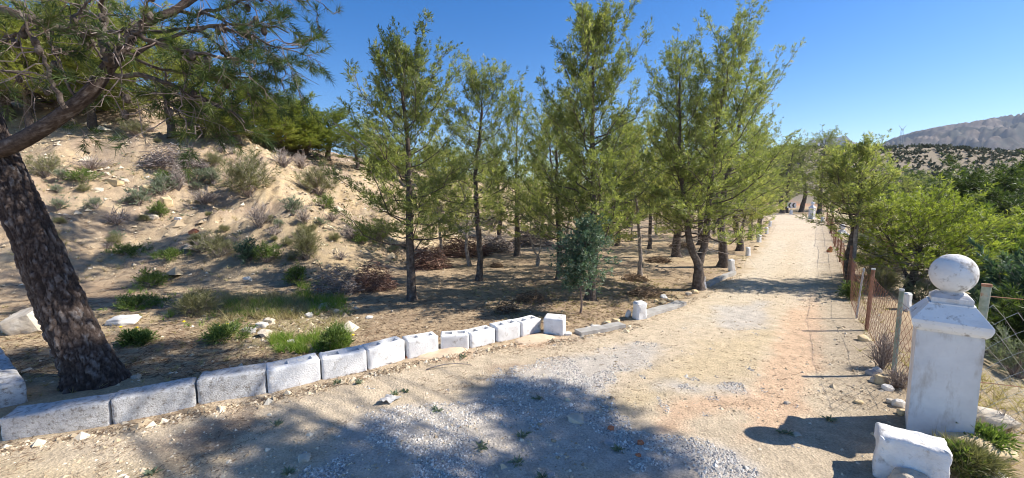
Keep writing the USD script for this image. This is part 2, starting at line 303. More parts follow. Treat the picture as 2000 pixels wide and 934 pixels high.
# ------------------------------------------------------------------ the land, one sheet cut into road, ground, hillside, valley
FINE = math.radians(60)
ang = np.concatenate([np.linspace(-FINE, FINE, 411), np.linspace(FINE, 2 * np.pi - FINE, 62)[1:-1]])
rad = np.concatenate([np.geomspace(1.1, 60, 360), np.geomspace(60, 4200, 91)[1:]])
A, R = np.meshgrid(ang, rad)
X, Y = np.sin(A) * R, np.cos(A) * R
X, Y = X.ravel(), Y.ravel()
Z = Hgt(X, Y)
pd, pa = hill_d(X, Y)
p3 = np.stack([X, Y, Z * 0], 1)
n_lo, n_mid, n_hi = fbm(p3 * 0.5, 4, 31), fbm(p3 * 2.2, 4, 32), fbm(p3 * 9.0, 3, 33)

def zone(px_poly, soft):
    """how far inside a patch of ground a point is, frayed by noise: 0 outside, 1 inside"""
    pg = shapely.Polygon([tuple(flat(*p)) for p in px_poly]).buffer(0)
    d = shapely.distance(pg, shapely.points(X[NEAR], Y[NEAR])); ins = shapely.contains_xy(pg, X[NEAR], Y[NEAR])
    e = np.where(ins, shapely.distance(pg.exterior, shapely.points(X[NEAR], Y[NEAR])), -d)
    o = np.zeros(len(X)); o[NEAR] = sstep(-soft, soft, e + (n_mid[NEAR] - 0.5) * soft * 2.2 + (n_hi[NEAR] - 0.5) * soft * 1.2); return o
NEAR = np.nonzero(np.hypot(X, Y) < 45)[0]
def mixc(c, col, w): return c * (1 - w[:, None]) + np.array(col) * w[:, None]
rd = -shapely.distance(road_poly, shapely.points(X, Y)) + np.where(shapely.contains_xy(road_poly, X, Y), shapely.distance(road_poly.exterior, shapely.points(X, Y)), 0)
w_road = sstep(-0.25, 0.35, rd + (n_mid - 0.5) * 0.7)
w_hill = sstep(-0.5, 1.2, pd + (n_lo - 0.5) * 2.0)
q_f = (X - FA[0]) * FN[0] + (Y - FA[1]) * FN[1]
C = np.tile(np.array([0.42, 0.315, 0.205]), (len(X), 1))                 # pine litter under the grove
C = mixc(C, (0.50, 0.385, 0.235), sstep(0.50, 0.66, n_lo) * 0.75)
C = mixc(C, (0.30, 0.215, 0.145), sstep(0.54, 0.70, n_mid) * 0.6)
hc = np.tile(np.array([0.49, 0.37, 0.22]), (len(X), 1))
hc = mixc(hc, (0.35, 0.26, 0.19), sstep(0.46, 0.60, fbm(p3 * 0.8, 4, 41)) * 0.7)
hc = mixc(hc, (0.57, 0.46, 0.30), sstep(0.50, 0.62, n_mid) * 0.6)
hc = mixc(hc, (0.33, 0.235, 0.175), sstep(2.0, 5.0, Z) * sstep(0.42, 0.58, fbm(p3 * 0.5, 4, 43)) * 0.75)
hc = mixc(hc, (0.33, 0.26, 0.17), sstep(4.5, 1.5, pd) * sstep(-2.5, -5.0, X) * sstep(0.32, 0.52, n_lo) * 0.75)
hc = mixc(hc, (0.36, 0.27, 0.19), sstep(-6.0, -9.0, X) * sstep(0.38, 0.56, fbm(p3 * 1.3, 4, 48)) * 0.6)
hc = mixc(hc, (0.27, 0.22, 0.17), sstep(0.56, 0.68, n_hi) * 0.45)
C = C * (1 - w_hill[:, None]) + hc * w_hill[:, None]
C = mixc(C, (0.40, 0.33, 0.22), sstep(0.2, 1.2, q_f) * sstep(200, 60, np.hypot(X, Y)))
C = mixc(C, (0.265, 0.22, 0.16), sstep(55, 75, Y) * sstep(20, 50, X))
C = mixc(C, (0.44, 0.20, 0.11), sstep(52, 60, Y) * sstep(90, 70, Y) * sstep(0.45, 0.6, n_lo) * sstep(34, 40, X) * sstep(60, 50, X))
rc = np.tile(np.array([0.62, 0.505, 0.36]), (len(X), 1))
rc = mixc(rc, (0.56, 0.455, 0.325), sstep(0.45, 0.65, n_lo) * 0.6)
C = C * (1 - w_road[:, None]) + rc * w_road[:, None]
GRAVEL = [[(600, 940), (640, 830), (790, 790), (880, 790), (960, 740), (1050, 715), (1080, 700), (1180, 682), (1235, 664), (1305, 682), (1290, 702), (1200, 735), (1180, 765), (1170, 800), (1220, 840), (1320, 860), (1450, 880), (1500, 940)],
          [(1265, 745), (1310, 738), (1360, 750), (1445, 752), (1440, 768), (1330, 770), (1270, 760)], [(1395, 600), (1500, 590), (1490, 640), (1400, 640)]]
PEACH = [[(1585, 560), (1605, 640), (1592, 720), (1545, 855), (1440, 870), (1460, 785), (1500, 690), (1545, 600)], [(1285, 792), (1320, 775), (1470, 765), (1480, 800), (1380, 815), (1300, 838)], [(1290, 820), (1350, 818), (1345, 842), (1295, 845)],
         [(800, 704), (860, 690), (920, 688), (915, 702), (850, 712)], [(960, 680), (1050, 655), (1105, 662), (1060, 680)]]
SANDY = [[(1250, 735), (1330, 690), (1480, 640), (1530, 650), (1480, 730), (1440, 745), (1260, 800), (1190, 800)], [(700, 880), (760, 840), (850, 800), (940, 770), (940, 850), (760, 934)], [(200, 934), (0, 900), (0, 940), (300, 960), (460, 900), (430, 865)]]
RUTS = [[(1505, 470), (1540, 470), (1500, 560), (1420, 640), (1340, 640), (1440, 560)], [(1565, 470), (1600, 470), (1605, 560), (1550, 600), (1560, 540)]]
for poly in SANDY: C = mixc(C, (0.60, 0.475, 0.295), zone(poly, 0.22) * 0.75)
for poly in PEACH: C = mixc(C, (0.66, 0.46, 0.305), zone(poly, 0.10) * 0.9)
for poly in RUTS: C = mixc(C, (0.62, 0.53, 0.40), zone(poly, 0.22) * 0.8)
w_gravel = np.zeros(len(X))
for poly in GRAVEL: w_gravel = np.maximum(w_gravel, zone(poly, 0.14))
C = mixc(C, (0.55, 0.50, 0.44), w_gravel * 0.85)
dirt = zone([(300, 850), (600, 790), (760, 735), (900, 715), (1130, 665), (1150, 680), (1000, 715), (860, 760), (640, 830), (400, 890)], 0.25)
C = mixc(C, (0.36, 0.26, 0.18), dirt * sstep(0.44, 0.6, n_mid) * 0.8)
verge = sstep(-0.75, -0.3, q_f) * sstep(0.3, 0.1, q_f) * sstep(30, 20, Y)
C = mixc(C, (0.42, 0.345, 0.25), verge * 0.6)
grassy = zone([(380, 640), (420, 590), (600, 570), (680, 590), (680, 690), (560, 690), (420, 660)], 0.3)
C = mixc(C, (0.34, 0.30, 0.16), grassy * 0.6)

na, nr = len(ang), len(rad)
i = np.arange(nr - 1)[:, None] * na; j = np.arange(na)[None]; k = (j + 1) % na
quads = np.stack([i + j, i + k, i + na + k, i + na + j], -1).reshape(-1, 4)
qc = quads.mean(1).astype(int)
cx, cy = X[quads].mean(1), Y[quads].mean(1)
in_road = shapely.contains_xy(road_poly, cx, cy)
in_hill = shapely.contains_xy(hill_poly, cx, cy) & ~in_road
qf = (cx - FA[0]) * FN[0] + (cy - FA[1]) * FN[1]
in_valley = (qf > 0.3) & ~in_road & ~in_hill & (cy < 64) & (cy > -20)
in_far = ~in_road & ~in_hill & (cy >= 64)
V = np.stack([X, Y, Z], 1)
def cut(name, mask, label):
    q = quads[mask]; ids, inv = np.unique(q, return_inverse=True); q = inv.reshape(-1, 4)
    tri = np.vstack([q[:, [0, 2, 1]], q[:, [0, 3, 2]]])
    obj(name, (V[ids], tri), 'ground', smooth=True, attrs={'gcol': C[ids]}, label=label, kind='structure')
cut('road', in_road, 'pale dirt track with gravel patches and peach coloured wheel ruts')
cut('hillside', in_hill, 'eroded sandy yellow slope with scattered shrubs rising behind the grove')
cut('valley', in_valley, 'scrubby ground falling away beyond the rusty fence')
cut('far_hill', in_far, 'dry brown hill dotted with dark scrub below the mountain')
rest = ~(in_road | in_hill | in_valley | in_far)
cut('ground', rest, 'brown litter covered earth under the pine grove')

def mountain(name, label, r0, r1, az, crest, depth, col, seed):
    """a far range: crest gives the ridge's photograph line as (px, py)"""
    a = np.linspace(az[0], az[1], 260); t = np.linspace(0, 1, 70)
    AA, TT = np.meshgrid(a, t); px = 1000 + FPX * np.tan(AA)
    cr = np.interp(px, *np.array(crest).T)
    rr = r0 + (r1 - r0) * TT
    zc = (467 - 82 - cr) / FPX * (r0 + (r1 - r0) * 0.75) * 1.0
    prof = np.where(TT < 0.75, (TT / 0.75) ** 0.85, 1 - (TT - 0.75) * 1.2)
    x, y = np.tan(AA) * rr, rr
    q = np.stack([x, y, 0 * x], -1) / depth
    rg = 1 - np.abs(2 * fbm(q, 5, seed) - 1)
    z = zc * prof + zc * 0.62 * (rg - 0.75) * np.minimum(1, prof * 1.6) * (1 - 0.85 * np.clip((TT - 0.5) / 0.25, 0, 1) * (TT <= 0.8)) * np.clip((0.78 - TT) / 0.08, 0.12, 1) - 20 * (1 - prof)
    n = len(a); ii = np.arange(len(t) - 1)[:, None] * n; jj = np.arange(n - 1)[None]
    qd = np.stack([ii + jj, ii + jj + 1, ii + n + jj + 1, ii + n + jj], -1).reshape(-1, 4)
    f = np.vstack([qd[:, [0, 1, 2]], qd[:, [0, 2, 3]]])
    pv = np.stack([x, y, z], -1).reshape(-1, 3)
    cn = fbm(pv / (depth * 0.3), 4, seed + 4)
    cc = np.array(col[0]) * (1 - sstep(0.4, 0.6, cn))[:, None] + np.array(col[1]) * sstep(0.4, 0.6, cn)[:, None]
    obj(name, (pv, f), 'far_rock', smooth=True, attrs={'gcol': cc}, label=label, kind='structure')
mountain('mountain', 'grey violet bare mountain rising at the right above the scrub hill', 1300, 3000, (math.radians(33), math.radians(62)),
         [(1500, 330), (1640, 300), (1700, 285), (1735, 272), (1765, 263), (1800, 256), (1850, 247), (1880, 243), (1900, 240), (1950, 231), (2000, 225), (2200, 205), (2600, 200)], 300, ((0.075, 0.075, 0.065), (0.15, 0.125, 0.105)), 51)
mountain('mountain_range', 'pale blue distant peak showing between the trees', 3100, 4700, (math.radians(26), math.radians(44)),
         [(1400, 330), (1545, 300), (1575, 275), (1592, 275), (1604, 268), (1625, 271), (1640, 268), (1652, 279), (1680, 285), (1760, 310), (1900, 330)], 500, ((0.08, 0.085, 0.09), (0.12, 0.115, 0.11)), 61)

# ------------------------------------------------------------------ pines
def pine(seed, ht, r0, cb, radius, path=None, nb=46, shoot=0.095, nn=13, nl=0.077, w=0.0122, dens=1.0, up=(4, 66), prof=None, tint=(0.5, 0.22), dead=10, sub=0.5, stem_only=False, sides=9):
    """trunk with limbs, dead twigs, and needles as three collected meshes"""
    rng = np.random.default_rng(seed)
    wood, twig, leaf = MB(), MB(), MB()
    if path is None:
        lean = rng.normal(0, 0.03, 2); path = [(0, 0, 0), (*(rng.normal(0, 0.03, 2) * ht * 0.3), ht * 0.35), (*(lean * ht + rng.normal(0, 0.02, 2) * ht), ht * 0.7), (*(lean * ht), ht)]
    tp = spline(path, 26); s = np.linspace(0, 1, 26)
    tp[1:, :2] += rng.normal(0, 0.008 * ht / 5, (25, 2))
    tr = r0 * (np.clip(1 - s, 0, 1) ** 0.75 * 0.92 + 0.06) * (1 + 0.45 * np.exp(-s * ht / 0.12))
    wood.add(*tube(tp, tr, sides))
    trunk_at = lambda u: np.array([np.interp(u, s, tp[:, k]) for k in range(3)])
    prof = prof or ([0, 0.12, 0.35, 0.75, 0.92, 1], [1.1, 1.2, 1.0, 1.0, 0.85, 0.5])
    P, D, TT = [], [], []
    az = rng.uniform(0, 6.28)
    for b in range(nb):
        u = (b + rng.uniform(0, 0.9)) / nb; h = cb + (0.985 - cb) * u ** 0.9
        az += 2.4 + rng.normal(0, 0.35)
        L = radius * np.interp(u, *prof) * rng.uniform(0.55, 1.15)
        el = math.radians(up[0] + (up[1] - up[0]) * u + rng.normal(0, 9))
        d0 = np.array([math.cos(az) * math.cos(el), math.sin(az) * math.cos(el), math.sin(el)])
        o = trunk_at(h); n = 7; tt = np.linspace(0, 1, n)
        bend = rng.uniform(0.1, 0.5) * L
        bp = o + d0 * (tt * L)[:, None]; bp[:, 2] += bend * tt ** 2 - 0.10 * L * np.sin(tt * 3.1); bp[1:] += rng.normal(0, 0.025 * L, (n - 1, 3))
        rb = max(0.28 * np.interp(h, s, tr), 0.004) * (0.6 + 0.4 * L / radius)
        wood.add(*tube(bp, rb * (1 - 0.85 * tt) + 0.0015, 5, False))
        if stem_only: continue
        k = max(4, int(L / (0.105 / dens)))
        for q in range(k):
            v = 0.22 + 0.78 * (q + rng.random()) / k
            o2 = np.array([np.interp(v, tt, bp[:, c]) for c in range(3)])
            hz = (1 if q % 2 else -1) * rng.uniform(0.5, 1.15)
            d1 = np.array([d0[0] * math.cos(hz) - d0[1] * math.sin(hz), d0[0] * math.sin(hz) + d0[1] * math.cos(hz), d0[2] + rng.uniform(0.0, 0.7)]); d1 /= np.linalg.norm(d1)
            L2 = sub * radius * rng.uniform(0.35, 0.8) * (1.15 - 0.6 * v)
            t2 = np.linspace(0, 1, 4)
            sp = o2 + d1 * (t2 * L2)[:, None]; sp[:, 2] += 0.25 * L2 * t2 ** 2; sp[1:] += rng.normal(0, 0.04 * L2, (3, 3))
            twig.add(*tube(sp, 0.0035 * (1 - 0.6 * t2), 3, False), t=rng.uniform(0.1, 0.7))
            ns = max(3, int(L2 / 0.040 * dens))
            tv = rng.uniform(0.25, 1, ns); tv[0] = 1
            pp = np.stack([np.interp(tv, t2, sp[:, c]) for c in range(3)], 1)
            dd = unit(d1 + rng.normal(0, 0.6, (ns, 3)) + [0, 0, 0.55])
            P.append(pp + rng.normal(0, 0.035, pp.shape)); D.append(dd); TT.append(np.clip(tint[0] + tint[1] * rng.normal(0, 1, ns) + 0.1 * (rng.random() - 0.5), 0, 1))
        P.append(bp[-2:]); D.append(unit(np.tile(d0 + [0, 0, 0.4], (2, 1)))); TT.append(np.full(2, tint[0] + 0.15))
    for b in range(dead):                                              # bare grey branches under the crown
        h = max(cb - 0.13 + rng.uniform(0, 0.3), 0.12); a = rng.uniform(0, 6.28); L = radius * rng.uniform(0.3, 0.8); tt = np.linspace(0, 1, 5)
        d0 = np.array([math.cos(a), math.sin(a), rng.uniform(-0.25, 0.35)]); bp = trunk_at(h) + d0 * (tt * L)[:, None]; bp[1:] += rng.normal(0, 0.05 * L, (4, 3))
        twig.add(*tube(bp, 0.007 * (1 - 0.8 * tt), 4, False), t=rng.uniform(0.5, 1))
        for q in range(4):
            o2 = bp[1 + q]; d1 = unit(d0 + rng.normal(0, 0.7, 3)); twig.add(*tube([o2, o2 + d1 * L * 0.2, o2 + unit(d1 + rng.normal(0, 0.4, 3)) * L * 0.38], [0.003, 0.002, 0.001], 3, False), t=rng.uniform(0.5, 1))
    if not stem_only:
        P, D, TT = np.vstack(P), np.vstack(D), np.concatenate(TT)
        v, f, t = brush(P, D, shoot, nn, nl, w, 62, 18, rng, TT); leaf.add(v, f, t)
    return wood, twig, leaf

def put_pine(name, label, loc, parts, needles='needles', bark='bark', group=None, rotz=0.0, cat='pine tree', top=None):
    t = thing(name, label, cat, loc, rotz, group=group)
    ws, ts, ls = ([p[k] for p in parts] for k in range(3))
    def joined(ms):
        o = MB()
        for m in ms:
            if m.n: o.add(*m.out(), m.tint())
        return o
    w, tw, lf = joined(ws), joined(ts), joined(ls)
    if top is not None:                                                # the crown's tip, not the stem's, reaches the tree's height
        k = top_of(0, top, loc) / lf.out()[0][:, 2].max()
        for o in (w, tw, lf):
            for v in o.v: v[:, 2] *= k
    obj('trunk', w.out(), bark, t, smooth=60)
    if tw.n: obj('twigs', tw.out(), 'dead_twig', t, attrs={'tint': tw.tint()}, kind='stuff')
    obj('crown', lf.out(), needles, t, attrs={'tint': lf.tint()})
    return t

def top_of(px, py, base): return (385 - py) / FPX * base[1] + EYE[2] - base[2]   # height of a tree whose top shows at py

def path_to(base, pts):
    """trunk line through photograph points at the base's depth, in the tree's own space"""
    return [(0, 0, 0)] + [tuple(at_depth(x, y, base[1] + dy) - base) for x, y, dy in pts]
GROVE = 'pine trees of the grove beside the track'
b = stand(805, 586); T1 = put_pine('pine_tree', 'pine with a dead straight branch pointing left, nearest the slope beside the white blocks', b, [pine(1, top_of(775, 45, b), 0.08, 0.22, 1.12, path_to(b, [(800, 450, 0), (797, 300, 0.1), (790, 150, 0), (775, 45, 0)]), nb=60, dens=1.12, tint=(0.42, 0.2))], group=GROVE, top=45)
dl = np.array([at_depth(790, 365, b[1]) - b, at_depth(730, 300, b[1] - 0.1) - b, at_depth(650, 238, b[1] - 0.2) - b])
obj('branch', tube(dl, [0.022, 0.016, 0.006], 5), 'pale_bark', T1, smooth=60, label='dead straight leafless branch')
b = stand(935, 548); T2 = put_pine('pine_tree', 'slender pine with bare straight dark trunk just behind the low white blocks', b, [pine(2, top_of(935, 105, b), 0.07, 0.30, 1.0, path_to(b, [(934, 430, 0), (928, 300, 0), (938, 180, 0), (936, 105, 0)]), nb=48)], group=GROVE, top=105)
b = stand(917, 521); T2b = put_pine('young_pine_tree', 'thin pale trunked young pine behind the slender pine', b, [pine(3, top_of(890, 290, b), 0.05, 0.40, 0.85, path_to(b, [(911, 440, 0), (912, 380, 0), (893, 290, 0)]), nb=30, tint=(0.7, 0.2))], bark='pale_bark', group=GROVE, top=290)
b = stand(1010, 501); T3 = put_pine('pine_tree', 'straight dark trunked pine in front of the heaped brush at the slope foot', b, [pine(4, top_of(1010, 150, b), 0.09, 0.28, 1.2, path_to(b, [(1010, 420, 0), (1008, 330, 0), (1012, 150, 0)]), nb=46)], group=GROVE, top=150)
b = stand(1049, 520); S1 = put_pine('young_pine_tree', 'spindly forked sapling with one bleached stem', b, [pine(5, top_of(1040, 330, b), 0.035, 0.55, 0.6, path_to(b, [(1051, 495, 0), (1040, 470, 0), (1036, 400, 0), (1036, 330, 0)]), nb=20, tint=(0.6, 0.2)), pine(6, 1.5, 0.025, 0.6, 0.5, path_to(b, [(1051, 495, 0), (1056, 465, 0), (1054, 400, 0), (1060, 340, 0)]), nb=14)], bark='pale_bark', group=GROVE, top=330)
b = stand(1092, 546); T4 = put_pine('pine_tree', 'narrow dark pine half hidden behind the olive sapling', b, [pine(7, top_of(1090, 165, b), 0.07, 0.27, 1.0, path_to(b, [(1092, 430, 0), (1088, 300, 0), (1090, 165, 0)]), nb=40, dead=16)], group=GROVE, top=165)
b = stand(1153, 586); T5 = put_pine('pine_tree', 'tallest columnar pine standing close behind the olive sapling', b, [pine(8, top_of(1165, -6, b), 0.085, 0.27, 1.02, path_to(b, [(1160, 480, 0), (1160, 340, 0.1), (1158, 180, 0), (1165, -6, 0)]), nb=70, dens=1.12, tint=(0.40, 0.2))], group=GROVE, top=-6)
b = stand(1250, 538); T6 = put_pine('young_pine_tree', 'slim young pine with its base in a stony mound', b, [pine(9, top_of(1250, 215, b), 0.05, 0.32, 1.1, path_to(b, [(1250, 440, 0), (1244, 350, 0), (1238, 215, 0)]), nb=34, tint=(0.72, 0.18), dead=18)], bark='pale_bark', group=GROVE, top=215)
b = stand(1322, 502); T8 = put_pine('pine_tree', 'thick dark trunked pine leaning right behind the forked pine', b, [pine(10, top_of(1325, 70, b), 0.13, 0.42, 1.4, path_to(b, [(1326, 430, 0), (1335, 330, 0), (1330, 200, 0), (1322, 70, 0)]), nb=46, dens=0.72, tint=(0.36, 0.2))], group=GROVE, top=70)
b = stand(1365, 566)
T9 = put_pine('forked_pine_tree', 'big forked pine with two pale stems beside the tilted white post', b,
    [pine(11, top_of(1335, 20, b), 0.09, 0.42, 0.88, path_to(b, [(1362, 505, 0), (1348, 455, 0), (1338, 360, 0.1), (1330, 250, 0), (1335, 20, 0.1)]), nb=46, dens=0.98, tint=(0.45, 0.2), dead=16),
     pine(12, top_of(1440, 0, b), 0.095, 0.42, 1.12, path_to(b, [(1366, 505, 0), (1378, 455, 0.05), (1388, 340, 0), (1402, 200, 0), (1440, 0, -0.1)]), nb=54, dens=0.98, tint=(0.45, 0.2), dead=16)], bark='bark', group=GROVE, top=5)
b = stand(1411, 521); T10 = put_pine('pine_tree', 'stout pine with a single knotty trunk behind the leaning second post', b, [pine(13, top_of(1455, 95, b), 0.115, 0.42, 1.4, path_to(b, [(1410, 440, 0), (1414, 360, 0), (1440, 220, 0), (1460, 95, 0)]), nb=46, dens=0.72, tint=(0.5, 0.2))], group=GROVE, top=95)
b = stand(1443, 490); T11 = put_pine('forked_pine_tree', 'forked pine fourth along the track edge, one stem bleached', b, [pine(14, top_of(1475, 190, b), 0.12, 0.42, 1.5, path_to(b, [(1444, 460, 0), (1437, 400, 0), (1450, 300, 0), (1480, 190, 0)]), nb=44, dens=0.7, tint=(0.6, 0.2)), pine(15, 3.4, 0.09, 0.5, 1.1, path_to(b, [(1446, 455, 0), (1452, 420, 0), (1470, 330, 0)]), nb=22, tint=(0.7, 0.2))], group=GROVE, top=190)

SRC = [T1, T2, T3, T5, T8, T10, T6]
def clone(src, label, px, py, top, rot, group=GROVE, wide=1.0, base=None, h0={}):
    bs = stand(px, py) if base is None else np.asarray(base, float)
    if src not in h0:
        pts = [UsdGeom.Mesh(stage.GetPrimAtPath(str(src.GetPath()) + '/crown')).GetPointsAttr().Get()]
        h0[src] = float(np.array(pts[0])[:, 2].max())
    s = top_of(px, top, bs) / h0[src]
    return dup(src, label, bs, rot, (s * wide, s * wide, s), group)
clone(T3, 'slim dark pine seventh along the track edge, near the bend', 1465, 470, 235, 1.0)
clone(T10, 'pine at the far end of the track edge row, by the bend', 1482, 452, 240, 2.2)
clone(T2, 'thin dark pine in the middle of the grove, between the mound and the thick pine', 1268, 487, 220, 0.7)
clone(T8, 'dark pine standing between the stems of the forked pine', 1367, 479, 170, 2.9)
clone(T6, 'spindly leaning pine deep in the grove, left of the thick dark pine', 1281, 460, 310, 1.9)
clone(T6, 'small crooked pale pine beside the dark olive foliage', 1233, 472, 330, 4.0)
clone(T2, 'thin pine deep in the grove right of the forked pine', 1395, 462, 260, 3.6)
clone(T3, 'distant pine in the grove showing between the second and forked track trees', 1424, 436, 270, 5.0)
clone(T5, 'pine at the back of the grove close to the slope foot', 1205, 480, 215, 1.1)
clone(T8, 'broad pine at the back of the grove behind the tallest pine', 1130, 462, 195, 0.4)
clone(T2, 'pine at the foot of the slope behind the forked sapling', 1075, 470, 205, 2.2)
for px, py, tp, src, rot, lab in [(862, 506, 262, T6, 0.8, 'young pine at the slope foot between the first two grove pines'), (975, 468, 240, T10, 2.7, 'bushy pine at the slope foot left of the straight dark trunked pine'), (1060, 456, 268, T8, 1.4, 'bushy pine at the slope foot behind the forked sapling'), (1180, 452, 262, T10, 4.1, 'bushy pine at the back of the grove right of the tallest pine'), (1228, 446, 255, T8, 5.5, 'bushy pine at the back of the grove behind the slim young pine'), (1105, 500, 300, T6, 3.1, 'yellowish young pine rising over the olive sapling'), (1345, 444, 215, T10, 0.2, 'pine deep in the grove seen under the forked pine')]:
    clone(src, lab, px, py, tp, rot)
clone(T1, 'pine behind the grove at the hairpin of the track', 1300, 426, 265, 1.5, wide=1.15)
FAR = 'pines beyond the bend of the track'
for q, (px, py, tp, src, wd, lab) in enumerate([
        (1527, 417, 268, T10, 1.5, 'round pine beyond the bend, left of the chevron sign'), (1536, 416, 300, T8, 1.4, 'pine just behind the chevron sign'), (1566, 415, 262, T10, 1.4, 'pine between the chevron sign and the far gate pillar'),
        (1600, 418, 243, T8, 1.3, 'pine behind the far gate pillar'), (1505, 412, 290, T3, 1.7, 'pine beyond the bend over the track mouth'), (1470, 408, 300, T8, 1.5, 'pine farther up the bend, above the white marker posts'),
        (1420, 408, 300, T10, 1.6, 'broad pine up the bend behind the grove row'), (1625, 416, 300, T3, 1.7, 'pine beyond the fence corner at the bend'), (1360, 407, 310, T8, 1.6, 'pine across the upper track behind the forked pine'), (1240, 407, 300, T10, 1.5, 'pine across the upper track behind the slim young pine')]):
    clone(src, lab, px, py, tp, q * 1.3, FAR, wd)

# pines on the slope
HILL = 'pines growing on the sandy slope'
RP = ([0, 0.1, 0.4, 0.75, 1], [0.8, 1.0, 1.0, 0.8, 0.4])
b = stand(183, 256); H1 = put_pine('hill_pine_tree', 'slope pine with leaning dark trunk under the big limb', b, [pine(21, 6.0, 0.15, 0.52, 2.3, path_to(b, [(176, 200, 0), (168, 120, 0), (150, 20, 0)]), nb=60, nn=13, nl=0.125, w=0.018, shoot=0.18, dens=0.62, tint=(0.8, 0.2), prof=RP, up=(5, 60))], needles='hill_needles', group=HILL, top=-40)
b = stand(338, 268); H2 = put_pine('hill_pine_tree', 'slope pine with a short straight trunk above the brush heap', b, [pine(22, 5.0, 0.13, 0.5, 2.0, path_to(b, [(328, 215, 0), (322, 160, 0), (325, 70, 0)]), nb=54, nn=13, nl=0.125, w=0.018, shoot=0.18, dens=0.62, tint=(0.72, 0.2), prof=RP, up=(5, 60))], needles='hill_needles', group=HILL, top=40)
b = stand(466, 284); H3 = put_pine('hill_pine_tree', 'low spreading slope pine with dark skirts above the grey green shrub', b, [pine(23, 4.0, 0.13, 0.30, 1.8, None, nb=54, nn=13, nl=0.125, w=0.018, shoot=0.18, dens=0.66, tint=(0.35, 0.2), prof=RP, up=(0, 55))], 'hill_needles', group=HILL, top=150)
b = stand(548, 296); H4 = put_pine('hill_pine_tree', 'bright rounded pine crowning the slope, left of the open sky', b, [pine(24, top_of(545, 168, b), 0.16, 0.14, 2.0, None, nb=70, nn=22, nl=0.15, w=0.015, shoot=0.25, dens=0.72, tint=(0.5, 0.2), prof=([0, 0.2, 0.6, 0.9, 1], [0.9, 1.0, 0.95, 0.7, 0.5]), up=(0, 60))], 'hill_needles', group=HILL, top=168)
for px, py, tp, src, rot, wd, lab in [(600, 303, 218, H4, 1.0, 1.0, 'smaller rounded pine on the slope, right of the bright crowning pine'), (640, 312, 205, H3, 2.0, 1.0, 'pine on the slope behind the dead straight branch'), (420, 272, 170, H4, 3.0, 1.1, 'rounded pine on the slope left of the bright crowning pine'),
        (60, 262, 20, H1, 2.6, 1.1, 'slope pine behind the leaning trunk, partly hidden by it'), (130, 225, 40, H4, 0.5, 1.2, 'bright slope pine above the sandy ledge'), (20, 235, 10, H2, 1.6, 1.3, 'slope pine at the picture edge behind the near limb'),
        (700, 330, 250, H3, 5.2, 1.0, 'low pine on the slope behind the pine with the dead branch'), (760, 350, 265, H4, 4.4, 1.0, 'rounded pine high on the slope between two grove pines'), (860, 372, 280, H3, 1.2, 1.0, 'low slope pine behind the slender pine'), (960, 385, 295, H2, 0.3, 1.0, 'slope pine behind the straight dark trunked pine')]:
    clone(src, lab, px, py, tp, rot, HILL, wd)

# right of the fence
b = ground(*(flat(1655, 556) + FN * 0.1)); T14 = put_pine('fence_pine_tree', 'pine growing right against the rusty fence, trunk forked low', b, [pine(31, top_of(1680, 250, b), 0.085, 0.50, 0.72, path_to(b, [(1658, 490, 0), (1672, 420, 0), (1682, 340, 0.1), (1684, 250, 0)]), nb=52, tint=(0.55, 0.2)), pine(32, 2.2, 0.045, 0.6, 0.6, path_to(b, [(1661, 485, 0), (1668, 425, 0), (1652, 350, 0), (1642, 270, 0)]), nb=26, tint=(0.55, 0.2))], group='pines beyond the fence', top=250)
b = stand(1774, 580); T15 = put_pine('spreading_pine_tree', 'bright low spreading pine with a bent black trunk beyond the fence', b,
    [pine(33, 2.7, 0.09, 0.45, 1.35, path_to(b, [(1778, 545, 0), (1790, 505, 0.1), (1800, 450, 0.2), (1815, 350, 0.2)]), nb=56, dead=40, dens=0.66, tint=(0.45, 0.25), up=(2, 62), prof=([0, 0.15, 0.5, 0.8, 1], [0.8, 1, 0.95, 0.7, 0.4])),
     pine(34, 2.0, 0.055, 0.5, 1.1, path_to(b, [(1780, 540, 0), (1830, 500, 0.1), (1880, 450, 0.2), (1900, 400, 0.2)]), nb=34, dead=24, dens=0.66, tint=(0.5, 0.2), up=(0, 62)), pine(35, 1.8, 0.045, 0.5, 1.05, path_to(b, [(1777, 545, 0), (1765, 500, 0.1), (1745, 440, 0.2), (1735, 385, 0.2)]), nb=30, dead=24, dens=0.66, tint=(0.5, 0.2), up=(0, 62))], 'bright_needles', group='pines beyond the fence', top=335)
b = ground(27.0, 22.5); T16 = put_pine('dark_pine_tree', 'dark broad umbrella pine in the valley, below the brown hill', b, [pine(36, top_of(1930, 280, b), 0.28, 0.30, 4.2, None, nb=70, nn=12, nl=0.28, w=0.04, shoot=0.4, dens=0.42, tint=(0.5, 0.25), prof=([0, 0.15, 0.5, 0.8, 1], [0.7, 1, 0.95, 0.8, 0.5]), up=(0, 50))], 'dark_needles', group='pines beyond the fence', top=282)
clone(T16, 'second dark pine in the valley, at the picture edge', 1990, 500, 330, 2.0, 'pines beyond the fence', base=ground(23.5, 18.0))
clone(T16, 'small far dark pine below the brown hill', 1690, 500, 340, 1.0, 'pines beyond the fence', base=ground(52, 62), wide=1.2)
clone(T16, 'far dark pine low on the brown hill, left of the umbrella pine', 1790, 500, 322, 3.0, 'pines beyond the fence', base=ground(66, 66), wide=1.2)
clone(T10, 'pine beyond the fence whose crown shades the track', 1690, 500, 330, 3.0, 'pines beyond the fence', base=ground(15.8, 16.2))

